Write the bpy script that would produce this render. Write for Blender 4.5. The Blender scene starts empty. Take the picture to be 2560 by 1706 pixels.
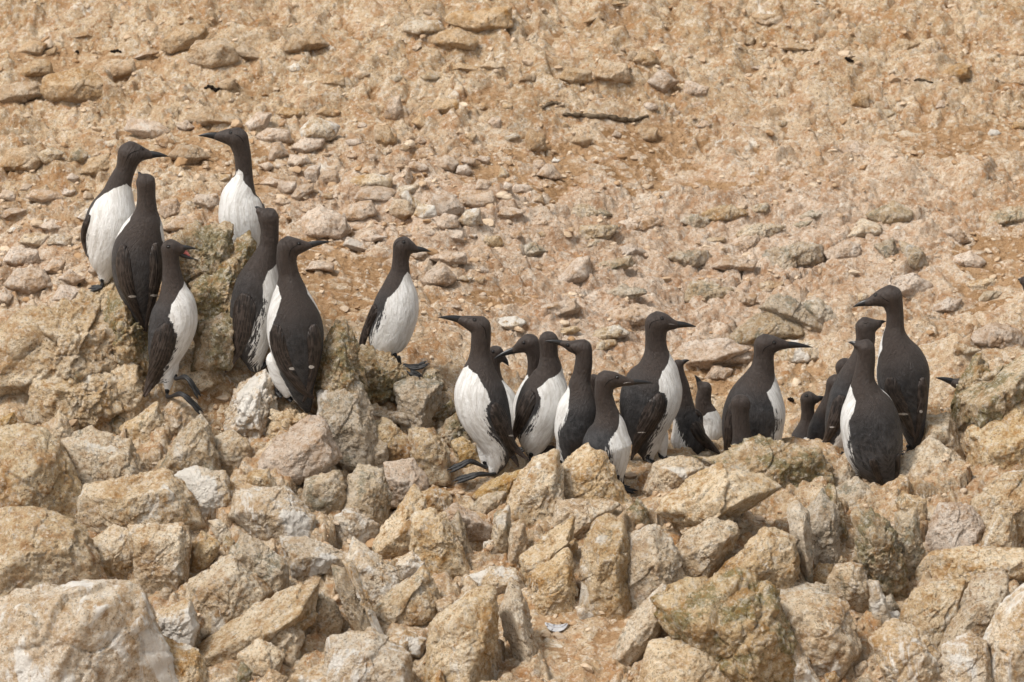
import bpy, bmesh, math, random
import numpy as np
from mathutils import Vector, Matrix
from mathutils.bvhtree import BVHTree
random.seed(7); rng = np.random.default_rng(11)
SC = bpy.context.scene
COL = SC.collection

# ------------------------------------------------------------------ camera
TH = math.radians(14.0); DIST = 14.0; TANH = (2.674/2)/DIST
CAM = np.array([0, -DIST*math.cos(TH), DIST*math.sin(TH)])
FW = np.array([0, math.cos(TH), -math.sin(TH)]); UP = np.array([0, math.sin(TH), math.cos(TH)]); RT = np.array([1., 0, 0])
cd = bpy.data.cameras.new('camera'); cam = bpy.data.objects.new('camera', cd); COL.objects.link(cam)
cam.location = CAM; cam.rotation_euler = (math.pi/2-TH, 0, 0)
cd.sensor_width = 36; cd.lens = 18/TANH; cd.clip_start = .1; cd.clip_end = 500
cd.dof.use_dof = True; cd.dof.focus_distance = 14.0; cd.dof.aperture_fstop = 9
SC.camera = cam

# ------------------------------------------------------------------ sky, sun, exposure (overcast)
SUN_EL, SUN_AZ = math.radians(56), math.radians(-128)      # azimuth measured from +Y towards +X
w = bpy.data.worlds.new('World'); SC.world = w; w.use_nodes = True
nt = w.node_tree; bg = nt.nodes['Background']
sky = nt.nodes.new('ShaderNodeTexSky'); sky.sky_type = 'NISHITA'; sky.sun_disc = False
sky.sun_elevation = SUN_EL; sky.sun_rotation = SUN_AZ; sky.dust_density = 4; sky.air_density = 1.0
hs = nt.nodes.new('ShaderNodeHueSaturation'); hs.inputs['Saturation'].default_value = .04
nt.links.new(sky.outputs[0], hs.inputs['Color']); nt.links.new(hs.outputs[0], bg.inputs['Color'])
bg.inputs['Strength'].default_value = .085
ld = bpy.data.lights.new('sun', 'SUN'); ld.energy = 1.5; ld.angle = math.radians(10); ld.color = (1, .935, .85)
sun = bpy.data.objects.new('sun', ld); COL.objects.link(sun)
sdir = Vector((math.sin(SUN_AZ)*math.cos(SUN_EL), math.cos(SUN_AZ)*math.cos(SUN_EL), math.sin(SUN_EL)))
sun.rotation_euler = sdir.to_track_quat('Z', 'Y').to_euler()
SC.view_settings.view_transform = 'Standard'; SC.view_settings.look = 'None'
SC.view_settings.exposure = 0.98; SC.view_settings.gamma = 1

# ------------------------------------------------------------------ pixel <-> world (source pixels, 2560 x 1706)
def P(sx, sy, Y):
    u = (sx-1280)/1280*TANH; v = -(sy-853)/1280*TANH
    d = FW+u*RT+v*UP
    return CAM+d*((Y-CAM[1])/d[1])
def mpp(Y): return ((Y-CAM[1])/FW[1])*TANH/1280             # metres per source pixel, roughly
def proj(p):
    q = np.asarray(p)-CAM; z = q@FW
    return 1280+(q@RT)/z/TANH*1280, 853-(q@UP)/z/TANH*1280
ZT = {1: (160, 280, 1.96), 2: (840, 560, 2.24), 3: (1360, 740, 3.015), 4: (1900, 660, 2.6136), 5: (0, 1000, 2.2209),
      6: (840, 1000, 2.2209), 7: (1660, 1000, 2.2211), 8: (1660, 0, 1.7422), 9: (840, 0, 1.9605), 10: (0, 0, 2.6128), 0: (0, 0, .91914)}
def Z(k, pts):
    ox, oy, s = ZT[k]; out = []
    for p in pts:
        q = [ox+p[0]/s, oy+p[1]/s]+[c/s for c in p[2:]]
        out.append(tuple(q))
    return out

# ------------------------------------------------------------------ noise in numpy
_perm = rng.permutation(256); _perm = np.concatenate([_perm, _perm, _perm])
_g = rng.normal(size=(256, 3)); _g /= np.linalg.norm(_g, axis=1)[:, None]
def perlin(x, y, z):
    xi = np.floor(x).astype(np.int64); yi = np.floor(y).astype(np.int64); zi = np.floor(z).astype(np.int64)
    xf = x-xi; yf = y-yi; zf = z-zi; xi &= 255; yi &= 255; zi &= 255
    f = lambda t: t*t*t*(t*(t*6-15)+10)
    u, v, w_ = f(xf), f(yf), f(zf)
    def g(a, b, c):
        h = _g[_perm[_perm[_perm[xi+a]+yi+b]+zi+c]]
        return h[..., 0]*(xf-a)+h[..., 1]*(yf-b)+h[..., 2]*(zf-c)
    L = lambda a, b, t: a+t*(b-a)
    return L(L(L(g(0,0,0), g(1,0,0), u), L(g(0,1,0), g(1,1,0), u), v), L(L(g(0,0,1), g(1,0,1), u), L(g(0,1,1), g(1,1,1), u), v), w_)*1.5
def fbm(x, y, z, oc=4, gain=.5, ridged=False):
    s = 0; a = 1; t = 0
    for i in range(oc):
        n = perlin(x, y, z)
        if ridged: n = 1-2*np.abs(n)
        s = s+a*n; t += a; a *= gain; x = x*2.03+17.1; y = y*2.03+5.3; z = z*2.03+9.7
    return s/t
_wr = rng.random((16, 256))
def facet(x, y, z, seed=0, jit=.9):
    """fractured blocks: a random tilted plane per worley cell, and the distance to the crack between cells"""
    xi = np.floor(x).astype(np.int64); yi = np.floor(y).astype(np.int64); zi = np.floor(z).astype(np.int64)
    f1 = np.full(x.shape, 9.); f2 = f1.copy(); val = np.zeros_like(x)
    for dx in (-1, 0, 1):
        for dy in (-1, 0, 1):
            for dz in (-1, 0, 1):
                a = xi+dx; b = yi+dy; c = zi+dz
                h = _perm[_perm[_perm[(a+seed) & 255]+(b & 255)]+(c & 255)]
                ox = a+.5+(_wr[0, h]-.5)*jit-x; oy = b+.5+(_wr[1, h]-.5)*jit-y; oz = c+.5+(_wr[2, h]-.5)*jit-z
                d = np.sqrt(ox*ox+oy*oy+oz*oz); v = (_wr[3, h]-.5)+1.5*(ox*(_wr[4, h]-.5)+oy*(_wr[5, h]-.5)+oz*(_wr[6, h]-.5))
                nw = d < f1; f2 = np.where(nw, f1, np.minimum(f2, d)); val = np.where(nw, v, val); f1 = np.where(nw, d, f1)
    return val, f2-f1
def sstep(a, b, x):
    t = np.clip((x-a)/(b-a), 0, 1); return t*t*(3-2*t)

# ------------------------------------------------------------------ mesh helpers
def mesh_np(name, v, f, mat, parent=None, smooth=True, attrs=None):
    me = bpy.data.meshes.new(name); v = np.asarray(v, np.float32); f = np.asarray(f, np.int32)
    n = f.shape[1]
    me.vertices.add(len(v)); me.vertices.foreach_set('co', v.ravel())
    me.loops.add(f.size); me.loops.foreach_set('vertex_index', f.ravel())
    me.polygons.add(len(f)); me.polygons.foreach_set('loop_start', np.arange(0, f.size, n, dtype=np.int32))
    me.polygons.foreach_set('loop_total', np.full(len(f), n, np.int32))
    me.update(); me.validate()
    me.polygons.foreach_set('use_smooth', np.full(len(me.polygons), smooth))
    for k, a in (attrs or {}).items():
        at = me.attributes.new(k, 'FLOAT', 'POINT'); at.data.foreach_set('value', np.asarray(a, np.float32))
    me.materials.append(mat)
    o = bpy.data.objects.new(name, me); COL.objects.link(o)
    if parent: o.parent = parent
    return o
def tag(o, label=None, cat=None, group=None, kind=None):
    if label: o['label'] = label
    if cat: o['category'] = cat
    if group: o['group'] = group
    if kind: o['kind'] = kind
def crom(pts, n=8):
    p = np.array(pts, float)
    if len(p) < 3:
        t = np.linspace(0, 1, n*2)[:, None]; return p[0]*(1-t)+p[-1]*t
    q = np.vstack([2*p[0]-p[1], p, 2*p[-1]-p[-2]]); out = []
    for i in range(1, len(q)-2):
        for t in np.arange(n)/n:
            a, b, c, d = q[i-1], q[i], q[i+1], q[i+2]
            out.append(.5*((2*b)+(c-a)*t+(2*a-5*b+4*c-d)*t*t+(-a+3*b-3*c+d)*t**3))
    out.append(p[-1]); return np.array(out)
def tube(c, r, A, B, ra=1., rb=1., ns=32, caps=True):
    """rings around centres c with half-widths r*ra along A and r*rb along B (per station)"""
    c = np.asarray(c, float); r = np.asarray(r, float); n = len(c)
    if caps:                                     # rounded ends
        def cap(i, j):
            d = c[i]-c[j]; d /= np.linalg.norm(d)+1e-9
            return [(c[i]+d*r[i]*math.sin(a), max(r[i]*math.cos(a), 1e-5)) for a in (.35, .7, 1.05, 1.35, 1.55)]
        h = cap(0, 1)[::-1]; t = cap(n-1, n-2)
        c = np.vstack([[p for p, _ in h], c, [p for p, _ in t]]); r = np.concatenate([[q for _, q in h], r, [q for _, q in t]])
        A = np.vstack([[A[0]]*5, A, [A[-1]]*5]); B = np.vstack([[B[0]]*5, B, [B[-1]]*5]); n += 10
    ph = np.arange(ns)/ns*2*math.pi
    v = c[:, None]+r[:, None, None]*(np.cos(ph)[None, :, None]*A[:, None]*ra+np.sin(ph)[None, :, None]*B[:, None]*rb)
    v = v.reshape(-1, 3); f = []
    i, j = np.meshgrid(np.arange(n-1), np.arange(ns), indexing='ij'); i = i.ravel(); j = j.ravel(); k = (j+1) % ns
    f = np.stack([i*ns+j, i*ns+k, (i+1)*ns+k, (i+1)*ns+j], 1)
    v = np.vstack([v, c[0], c[-1]]); j = np.arange(ns); k = (j+1) % ns
    e1 = np.stack([np.full(ns, len(v)-2), k, j, j], 1); e2 = np.stack([np.full(ns, len(v)-1), (n-1)*ns+j, (n-1)*ns+k, (n-1)*ns+k], 1)
    tri = [tuple(a[:3]) for a in e1.tolist()]+[tuple(a[:3]) for a in e2.tolist()]
    return v, [tuple(a) for a in f.tolist()]+tri
def orient(v, f):
    return v, f
def mesh_py(name, parts, mat, parent=None, attrs=None, smooth=True):
    V = []; Fc = []; o = 0
    for v, f in parts:
        V.append(np.asarray(v)); Fc += [tuple(i+o for i in t) for t in f]; o += len(v)
    V = np.vstack(V); me = bpy.data.meshes.new(name); me.from_pydata(V.tolist(), [], Fc)
    bm = bmesh.new(); bm.from_mesh(me); bmesh.ops.recalc_face_normals(bm, faces=bm.faces); bm.to_mesh(me); bm.free()
    me.polygons.foreach_set('use_smooth', [smooth]*len(me.polygons))
    for k, a in (attrs or {}).items():
        at = me.attributes.new(k, 'FLOAT', 'POINT'); at.data.foreach_set('value', np.asarray(a, np.float32))
    me.materials.append(mat); ob = bpy.data.objects.new(name, me); COL.objects.link(ob)
    if parent: ob.parent = parent
    return ob

# ------------------------------------------------------------------ materials
class NT:
    def __init__(s, name):
        s.m = bpy.data.materials.new(name); s.m.use_nodes = True; s.t = s.m.node_tree
        s.b = s.t.nodes['Principled BSDF']
    def n(s, ty, **kw):
        nd = s.t.nodes.new(ty)
        for k, v in kw.items(): setattr(nd, k, v)
        return nd
    def l(s, a, b): s.t.links.new(a, b)
    def inp(s, sock, v):
        if isinstance(v, bpy.types.NodeSocket): s.l(v, sock)
        else: sock.default_value = v
    def math(s, op, a, b=0., c=None, clamp=False):
        nd = s.n('ShaderNodeMath', operation=op, use_clamp=clamp); s.inp(nd.inputs[0], a); s.inp(nd.inputs[1], b)
        if c is not None: s.inp(nd.inputs[2], c)
        return nd.outputs[0]
    def noise(s, vec, scale, detail=4, rough=.55, dist=0.):
        nd = s.n('ShaderNodeTexNoise'); s.l(vec, nd.inputs['Vector']); nd.inputs['Scale'].default_value = scale
        nd.inputs['Detail'].default_value = detail; nd.inputs['Roughness'].default_value = rough; nd.inputs['Distortion'].default_value = dist
        return nd.outputs['Fac']
    def ss(s, x, a, b):
        nd = s.n('ShaderNodeMapRange', interpolation_type='SMOOTHSTEP'); s.inp(nd.inputs['Value'], x)
        s.inp(nd.inputs['From Min'], a); s.inp(nd.inputs['From Max'], b); return nd.outputs[0]
    def mix(s, f, a, b):
        nd = s.n('ShaderNodeMix', data_type='RGBA'); s.inp(nd.inputs[0], f)
        for k, v in ((6, a), (7, b)):
            if isinstance(v, tuple): v = (*v, 1)
            s.inp(nd.inputs[k], v)
        return nd.outputs[2]
    def attr(s, name):
        return s.n('ShaderNodeAttribute', attribute_name=name).outputs['Fac']

def rock_nodes(N, vec, base, pale, rust, dark, wht, rustw=.5, guano=.55, lich=None, lichw=0., pit=1.):
    n1 = N.noise(vec, 5.5, 5, .6); n2 = N.noise(vec, 22, 5, .65); n3 = N.noise(vec, 90, 4, .7)
    c = N.mix(N.ss(n1, .35, .65), base, pale)
    c = N.mix(N.math('MULTIPLY', N.ss(N.noise(vec, 9, 6, .65, .4), .50, .64), rustw), c, rust)
    c = N.mix(N.math('MULTIPLY', N.ss(n2, .5, .7), .45), c, pale)
    c = N.mix(N.math('MULTIPLY', N.ss(n2, .5, .32), .6), c, rust)
    if lich:
        c = N.mix(N.math('MULTIPLY', N.ss(N.noise(vec, 13, 7, .75), .62-lichw*.2, .66-lichw*.14), .75), c, lich)
    sp = N.ss(N.noise(vec, 115, 4, .8), .54, .64)
    c = N.mix(N.math('MULTIPLY', N.math('MULTIPLY', sp, N.ss(n2, .38, .58)), .75*pit), c, dark)
    n4 = N.noise(vec, 46, 5, .72, .3); n5 = N.noise(vec, 190, 3, .7)
    c = N.mix(N.math('MULTIPLY', N.math('MULTIPLY', N.ss(n4, .53, .62), N.ss(N.noise(vec, 7, 4, .6), .38, .58)), .75), c, rust)
    c = N.mix(N.math('MULTIPLY', N.ss(n4, .47, .38), .35), c, wht)
    c = N.mix(N.math('MULTIPLY', N.ss(n3, .54, .64), .45), c, wht)
    c = N.mix(N.math('MULTIPLY', N.ss(n3, .45, .36), .5), c, rust)
    c = N.mix(N.math('MULTIPLY', N.ss(n5, .57, .66), .5), c, dark)
    mp = N.n('ShaderNodeMapping'); mp.inputs['Scale'].default_value = (1, 1, .45); N.l(vec, mp.inputs[0])
    g = N.ss(N.noise(mp.outputs[0], 8, 6, .7, .8), guano+.03, guano+.1)
    c = N.mix(N.math('MULTIPLY', g, .8), c, wht)
    hv = N.n('ShaderNodeHueSaturation'); hv.inputs['Saturation'].default_value = 1.06; hv.inputs['Value'].default_value = 1.03; N.l(c, hv.inputs['Color'])
    return hv.outputs[0], n2, n3
def rock_bump(N, vec, strength=.9, dist=.019):
    b = N.n('ShaderNodeBump'); b.inputs['Strength'].default_value = strength; b.inputs['Distance'].default_value = dist
    h = N.math('ADD', N.math('MULTIPLY', N.noise(vec, 60, 8, .72), 1.1), N.math('MULTIPLY', N.noise(vec, 210, 4, .7), .35))
    vo = N.n('ShaderNodeTexVoronoi'); N.l(vec, vo.inputs['Vector']); vo.inputs['Scale'].default_value = 70
    pit = N.ss(vo.outputs['Distance'], .0, .35)
    h = N.math('ADD', h, N.math('MULTIPLY', N.math('MULTIPLY', pit, N.ss(N.noise(vec, 12, 2), .45, .6)), .22))
    N.l(h, b.inputs['Height']); N.l(b.outputs[0], N.b.inputs['Normal'])
def rock_mat(name, **kw):
    N = NT(name)
    tc = N.n('ShaderNodeTexCoord'); oi = N.n('ShaderNodeObjectInfo')
    cx = N.n('ShaderNodeCombineXYZ'); N.l(N.math('MULTIPLY', oi.outputs['Random'], 37.), cx.inputs[0]); N.l(N.math('MULTIPLY', oi.outputs['Random'], 91.), cx.inputs[1])
    va = N.n('ShaderNodeVectorMath', operation='ADD'); N.l(tc.outputs['Object'], va.inputs[0]); N.l(cx.outputs[0], va.inputs[1])
    vec = va.outputs[0]
    c, n2, n3 = rock_nodes(N, vec, **kw)
    hsv = N.n('ShaderNodeHueSaturation'); N.l(c, hsv.inputs['Color'])
    N.l(N.math('ADD', N.math('MULTIPLY', oi.outputs['Random'], .18), .91), hsv.inputs['Value'])
    fr = N.math('FRACT', N.math('MULTIPLY', oi.outputs['Random'], 13.7)); N.l(N.math('ADD', N.math('MULTIPLY', fr, .24), .88), hsv.inputs['Saturation'])
    N.l(hsv.outputs[0], N.b.inputs['Base Color']); N.b.inputs['Roughness'].default_value = .95
    N.b.inputs['Specular IOR Level'].default_value = .15
    rock_bump(N, vec); return N.m
WHT = (.72, .68, .61); DRK = (.07, .045, .028)
M = {}
M['tan'] = rock_mat('tan_rock', base=(.55, .415, .265), pale=(.70, .585, .435), rust=(.33, .185, .08), dark=DRK, wht=(.76, .72, .65), rustw=.45, guano=.55, lich=(.2, .17, .11), lichw=.1)
M['cream'] = rock_mat('cream_rock', base=(.57, .44, .295), pale=(.70, .60, .47), rust=(.37, .22, .10), dark=DRK, wht=(.78, .75, .70), rustw=.35, guano=.48, lich=(.24, .21, .15), lichw=.0)
M['ochre'] = rock_mat('ochre_rock', base=(.50, .36, .20), pale=(.63, .505, .34), rust=(.34, .18, .07), dark=DRK, wht=WHT, rustw=.8, guano=.64)
M['olive'] = rock_mat('olive_rock', base=(.44, .33, .205), pale=(.57, .46, .32), rust=(.31, .18, .08), dark=(.06, .05, .03), wht=WHT, rustw=.5, guano=.62, lich=(.17, .155, .08), lichw=.75)
M['grey'] = rock_mat('grey_rock', base=(.47, .375, .265), pale=(.61, .515, .395), rust=(.35, .235, .13), dark=(.08, .07, .055), wht=(.66, .62, .56), rustw=.35, guano=.56, lich=(.20, .19, .14), lichw=.45)
M['pink'] = rock_mat('pinkish_stone', base=(.55, .42, .31), pale=(.70, .59, .49), rust=(.38, .23, .12), dark=DRK, wht=(.68, .62, .55), rustw=.35, guano=.58, pit=.7)
M['sand'] = rock_mat('sandy_stone', base=(.50, .36, .225), pale=(.63, .50, .36), rust=(.38, .22, .10), dark=DRK, wht=(.64, .56, .46), rustw=.5, guano=.62, pit=.7)

def ground_material():
    N = NT('ground_soil_and_rubble'); tc = N.n('ShaderNodeTexCoord'); vec = tc.outputs['Object']
    rk = N.attr('rock'); gy = N.attr('grey')
    c1, n2, n3 = rock_nodes(N, vec, base=(.41, .295, .180), pale=(.55, .435, .305), rust=(.34, .178, .082), dark=DRK, wht=WHT, rustw=.5, guano=.60)
    c2, _, _ = rock_nodes(N, vec, base=(.45, .325, .235), pale=(.61, .495, .395), rust=(.34, .19, .10), dark=DRK, wht=WHT, rustw=.35, guano=.59)
    cr = N.mix(gy, c1, c2)
    soil = N.mix(N.ss(N.noise(vec, 6, 5, .6), .35, .68), (.285, .165, .078), (.39, .248, .135))
    soil = N.mix(N.math('MULTIPLY', N.ss(N.noise(vec, 45, 6, .7), .42, .64), .55), soil, (.48, .32, .19))
    soil = N.mix(N.math('MULTIPLY', N.ss(N.noise(vec, 130, 4, .75), .55, .63), .75), soil, (.11, .06, .03))
    soil = N.mix(N.math('MULTIPLY', N.ss(N.noise(vec, 120, 4, .7), .60, .66), .6), soil, (.58, .47, .34))
    f = N.math('ADD', rk, N.math('MULTIPLY', N.math('SUBTRACT', N.noise(vec, 75, 5, .7), .5), 1.0))
    c = N.mix(N.ss(f, .3, .62), soil, cr)
    N.l(c, N.b.inputs['Base Color']); N.b.inputs['Roughness'].default_value = .97; N.b.inputs['Specular IOR Level'].default_value = .1
    rock_bump(N, vec, .9, .013); return N.m
M['ground'] = ground_material()

def plumage():
    N = NT('murre_plumage'); tc = N.n('ShaderNodeTexCoord'); vec = tc.outputs['Object']
    wa = N.attr('white'); tone = N.attr('tone'); st = N.attr('streak'); su = N.attr('su'); sv = N.attr('sv')
    cx = N.n('ShaderNodeCombineXYZ'); N.l(su, cx.inputs[0]); N.l(N.math('MULTIPLY', sv, 4.), cx.inputs[1]); oi = N.n('ShaderNodeObjectInfo')
    N.l(N.math('MULTIPLY', oi.outputs['Random'], 5.), cx.inputs[2]); sm = cx.outputs[0]
    nz = N.noise(sm, 38, 4, .7, .2); nf = N.noise(vec, 160, 3, .6)
    amp = N.math('ADD', N.math('MULTIPLY', st, .22), .003)
    x = N.math('ADD', wa, N.math('MULTIPLY', N.math('MINIMUM', N.math('SUBTRACT', nz, .54), .015), amp))
    x = N.math('ADD', x, N.math('MULTIPLY', N.math('SUBTRACT', nf, .5), .004))
    fac = N.ss(x, N.math('MULTIPLY_ADD', st, -.004, -.0012), N.math('MULTIPLY_ADD', st, .004, .0014))
    head = N.mix(N.ss(nf, .3, .7), (.022, .0140, .0105), (.038, .025, .0185))
    back = N.mix(N.ss(N.noise(vec, 48, 6, .78), .40, .64), (.0085, .0085, .0098), (.033, .032, .034))
    back = N.mix(N.math('MULTIPLY', N.ss(N.noise(sm, 60, 4, .8, .5), .58, .68), N.math('MULTIPLY', N.attr('fleck'), .8)), back, (.17, .13, .11))
    vo = N.n('ShaderNodeTexVoronoi'); c2 = N.n('ShaderNodeCombineXYZ'); N.l(N.math('ADD', N.math('MULTIPLY', su, 60.), N.math('MULTIPLY', nf, 1.2)), c2.inputs[0]); N.l(N.math('ADD', N.math('MULTIPLY', sv, 95.), N.math('MULTIPLY', nz, 1.5)), c2.inputs[1])
    N.l(c2.outputs[0], vo.inputs['Vector']); vo.inputs['Scale'].default_value = 1.; sc_ = vo.outputs['Distance']
    back = N.mix(N.math('MULTIPLY', N.ss(sc_, .35, .75), N.math('ADD', N.math('MULTIPLY', N.attr('fleck'), .45), .15)), back, (.066, .062, .063))
    back = N.mix(N.math('MULTIPLY', N.ss(N.noise(vec, 11, 4, .6), .46, .64), .4), back, (.026, .0185, .0155))
    dk = N.mix(tone, head, back)
    wt = N.mix(N.ss(N.noise(sm, 20, 6, .72, .4), .42, .62), (.74, .735, .72), (.56, .54, .51))
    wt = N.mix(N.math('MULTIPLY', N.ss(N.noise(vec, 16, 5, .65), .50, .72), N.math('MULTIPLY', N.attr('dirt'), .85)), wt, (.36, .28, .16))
    N.l(N.mix(fac, dk, wt), N.b.inputs['Base Color']); N.b.inputs['Roughness'].default_value = .55
    N.b.inputs['Specular IOR Level'].default_value = .45
    N.b.inputs['Sheen Weight'].default_value = .04; N.b.inputs['Sheen Roughness'].default_value = .5
    b = N.n('ShaderNodeBump'); b.inputs['Strength'].default_value = .8; b.inputs['Distance'].default_value = .006
    N.l(N.math('ADD', N.math('MULTIPLY', N.math('MULTIPLY', sc_, tone), -.35), N.math('ADD', N.math('MULTIPLY', N.noise(sm, 55, 5, .72, .3), 1.0), N.math('MULTIPLY', N.noise(vec, 100, 4, .65), .5))), b.inputs['Height']); N.l(b.outputs[0], N.b.inputs['Normal'])
    return N.m
M['plumage'] = plumage()
def wing_mat():
    N = NT('wing_feathers'); tc = N.n('ShaderNodeTexCoord'); vec = tc.outputs['Object']
    su = N.attr('su'); sv = N.attr('sv'); wm = N.attr('wmark')
    cx = N.n('ShaderNodeCombineXYZ'); N.l(su, cx.inputs[0]); N.l(N.math('MULTIPLY', sv, 5.), cx.inputs[1]); sm = cx.outputs[0]
    n = N.noise(sm, 30, 5, .7, .3)
    c = N.mix(N.ss(n, .38, .64), (.007, .0055, .005), (.030, .021, .017))
    c = N.mix(N.math('MULTIPLY', N.ss(N.noise(vec, 90, 5, .8), .56, .68), .6), c, (.12, .09, .075))
    tipc = N.mix(N.ss(n, .4, .6), (.07, .045, .035), (.15, .11, .09))
    c = N.mix(N.math('MULTIPLY', N.attr('tip'), .35), c, tipc)
    fe = N.math('ABSOLUTE', N.math('SINE', N.math('ADD', N.math('MULTIPLY', sv, 420.), N.math('MULTIPLY', N.noise(sm, 12, 2), 3.))))
    edge = N.math('MULTIPLY', N.ss(fe, .28, .02), N.ss(su, .03, .09))
    c = N.mix(N.math('MULTIPLY', edge, .75), c, (.095, .072, .060))
    vo = N.n('ShaderNodeTexVoronoi'); c2 = N.n('ShaderNodeCombineXYZ'); N.l(N.math('MULTIPLY', su, 75.), c2.inputs[0]); N.l(N.math('MULTIPLY', sv, 110.), c2.inputs[1]); N.l(c2.outputs[0], vo.inputs['Vector']); vo.inputs['Scale'].default_value = 1.
    c = N.mix(N.math('MULTIPLY', N.ss(vo.outputs['Distance'], .45, .8), .5), c, (.07, .054, .046))
    c = N.mix(N.ss(N.math('ADD', wm, N.math('MULTIPLY', N.math('SUBTRACT', N.noise(vec, 200, 2), .5), .5)), .45, .6), c, (.42, .39, .36))
    N.l(c, N.b.inputs['Base Color']); N.b.inputs['Roughness'].default_value = .5; N.b.inputs['Specular IOR Level'].default_value = .4
    b = N.n('ShaderNodeBump'); b.inputs['Strength'].default_value = .7; b.inputs['Distance'].default_value = .004
    wv = N.n('ShaderNodeTexWave'); wv.bands_direction = 'Y'; N.l(sm, wv.inputs['Vector']); wv.inputs['Scale'].default_value = 18; wv.inputs['Distortion'].default_value = 6; wv.inputs['Detail'].default_value = 3
    N.l(N.math('ADD', N.math('ADD', N.math('MULTIPLY', wv.outputs['Fac'], .2), N.math('MULTIPLY', fe, .45)), N.math('MULTIPLY', N.noise(vec, 90, 4, .7), .5)), b.inputs['Height']); N.l(b.outputs[0], N.b.inputs['Normal'])
    return N.m
M['wing'] = wing_mat()
def plain(name, col, rough=.5, spec=.5, bump=0., col2=None, sc=120):
    N = NT(name); tc = N.n('ShaderNodeTexCoord'); n = N.noise(tc.outputs['Object'], sc, 4, .65)
    N.l(N.mix(N.ss(n, .35, .65), col, col2 or tuple(c*.6 for c in col)), N.b.inputs['Base Color'])
    N.b.inputs['Roughness'].default_value = rough; N.b.inputs['Specular IOR Level'].default_value = spec
    if bump:
        b = N.n('ShaderNodeBump'); b.inputs['Strength'].default_value = bump; b.inputs['Distance'].default_value = .003
        N.l(n, b.inputs['Height']); N.l(b.outputs[0], N.b.inputs['Normal'])
    return N.m
M['bill'] = plain('black_bill', (.013, .013, .014), .32, .5)
M['eye'] = plain('dark_eye', (.006, .005, .005), .06, .6)
M['furrow'] = plain('furrow_dark', (.008, .006, .005), .7, .2)
M['gape'] = plain('pale_gape_line', (.30, .27, .25), .5)
M['mouth'] = plain('pink_mouth', (.45, .13, .12), .4)
M['foot'] = plain('black_webbed_skin', (.010, .010, .011), .45, .45, .6, (.024, .023, .023), 240)
M['twig'] = plain('weathered_twig', (.05, .035, .022), .9, .1, .8, (.16, .12, .08), 60)
M['dark'] = plain('dark_dropping', (.02, .014, .01), .9, .1, .8)
M['feather'] = plain('pale_feather', (.5, .5, .5), .7, .2, .2, (.36, .36, .38), 40)

# ------------------------------------------------------------------ the lie of the land
# columns: view x -> list of (view y, depth Y); view pixels are 2353 wide
S_ = 1/.91914
COLS = {
 -300: [(-60,3.2),(0,2.62),(90,2.5),(300,1.9),(600,1.1),(700,.7),(800,.38),(900,.12),(1000,-.05),(1200,-.35),(1568,-.95)],
 0: [(-60,3.2),(0,2.62),(85,2.5),(300,1.9),(600,1.1),(700,.66),(800,.34),(900,.1),(1000,-.05),(1200,-.35),(1568,-.95)],
 300: [(-60,3.2),(0,2.62),(75,2.48),(300,1.8),(600,.95),(690,.42),(800,.15),(900,.06),(960,-.02),(1100,-.2),(1300,-.5),(1568,-.95)],
 520: [(-60,3.0),(0,2.6),(60,2.5),(300,1.8),(600,.95),(680,.45),(800,.2),(900,.08),(980,-.03),(1100,-.2),(1300,-.5),(1568,-.95)],
 700: [(-80,3.0),(0,2.6),(300,1.8),(600,1.0),(740,.6),(830,.3),(940,.06),(1000,-.05),(1120,-.22),(1300,-.5),(1568,-.95)],
 900: [(-90,3.0),(0,2.55),(300,1.8),(600,1.05),(800,.55),(870,.34),(960,.16),(1080,0),(1200,-.2),(1400,-.6),(1568,-.95)],
 1176: [(-90,3.0),(0,2.55),(300,1.85),(600,1.15),(850,.6),(1000,.27),(1080,.06),(1110,-.02),(1200,-.2),(1400,-.6),(1568,-.95)],
 1600: [(-90,3.0),(0,2.65),(300,2.0),(600,1.35),(850,.8),(980,.5),(1040,.34),(1090,.1),(1130,-.08),(1300,-.45),(1568,-.95)],
 1850: [(-90,3.0),(0,2.65),(300,2.0),(600,1.35),(850,.8),(980,.5),(1040,.34),(1080,.1),(1130,-.08),(1300,-.42),(1568,-.95)],
 2060: [(-90,3.0),(0,2.65),(300,2.0),(600,1.35),(850,.75),(960,.45),(1030,.2),(1090,.05),(1150,-.1),(1300,-.4),(1568,-.95)],
 2353: [(-90,3.0),(0,2.65),(300,2.0),(600,1.3),(760,.92),(850,.62),(950,.3),(1060,.08),(1200,-.22),(1300,-.45),(1568,-.95)],
 2650: [(-90,3.0),(0,2.65),(300,2.0),(600,1.3),(760,.92),(850,.62),(950,.3),(1060,.08),(1200,-.22),(1300,-.45),(1568,-.95)]}
_ys = np.linspace(-1.6, 3.4, 251); _cx = []; _cz = []
for k in sorted(COLS):
    pts = [P(k*S_, y*S_, Y) for y, Y in COLS[k]]
    yy = np.array([p[1] for p in pts])[::-1]; zz = np.array([p[2] for p in pts])[::-1]
    z = np.interp(_ys, yy, zz)
    z = np.where(_ys < yy[0], zz[0]+(_ys-yy[0])*.36, z); z = np.where(_ys > yy[-1], zz[-1]+(_ys-yy[-1])*.3, z)
    ker = np.exp(-np.linspace(-2, 2, 9)**2); ker /= ker.sum(); z = np.convolve(np.pad(z, 4, 'edge'), ker, 'valid')
    _cz.append(z); _cx.append(P(k*S_, 853, 0)[0])
_cx = np.array(_cx); _cz = np.array(_cz)
_gx = np.linspace(-2.1, 2.1, 211)
_G = np.stack([np.interp(_gx, _cx, _cz[:, i]) for i in range(len(_ys))], 1)     # [x, y]
ker = np.exp(-np.linspace(-2, 2, 15)**2); ker /= ker.sum()
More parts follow.
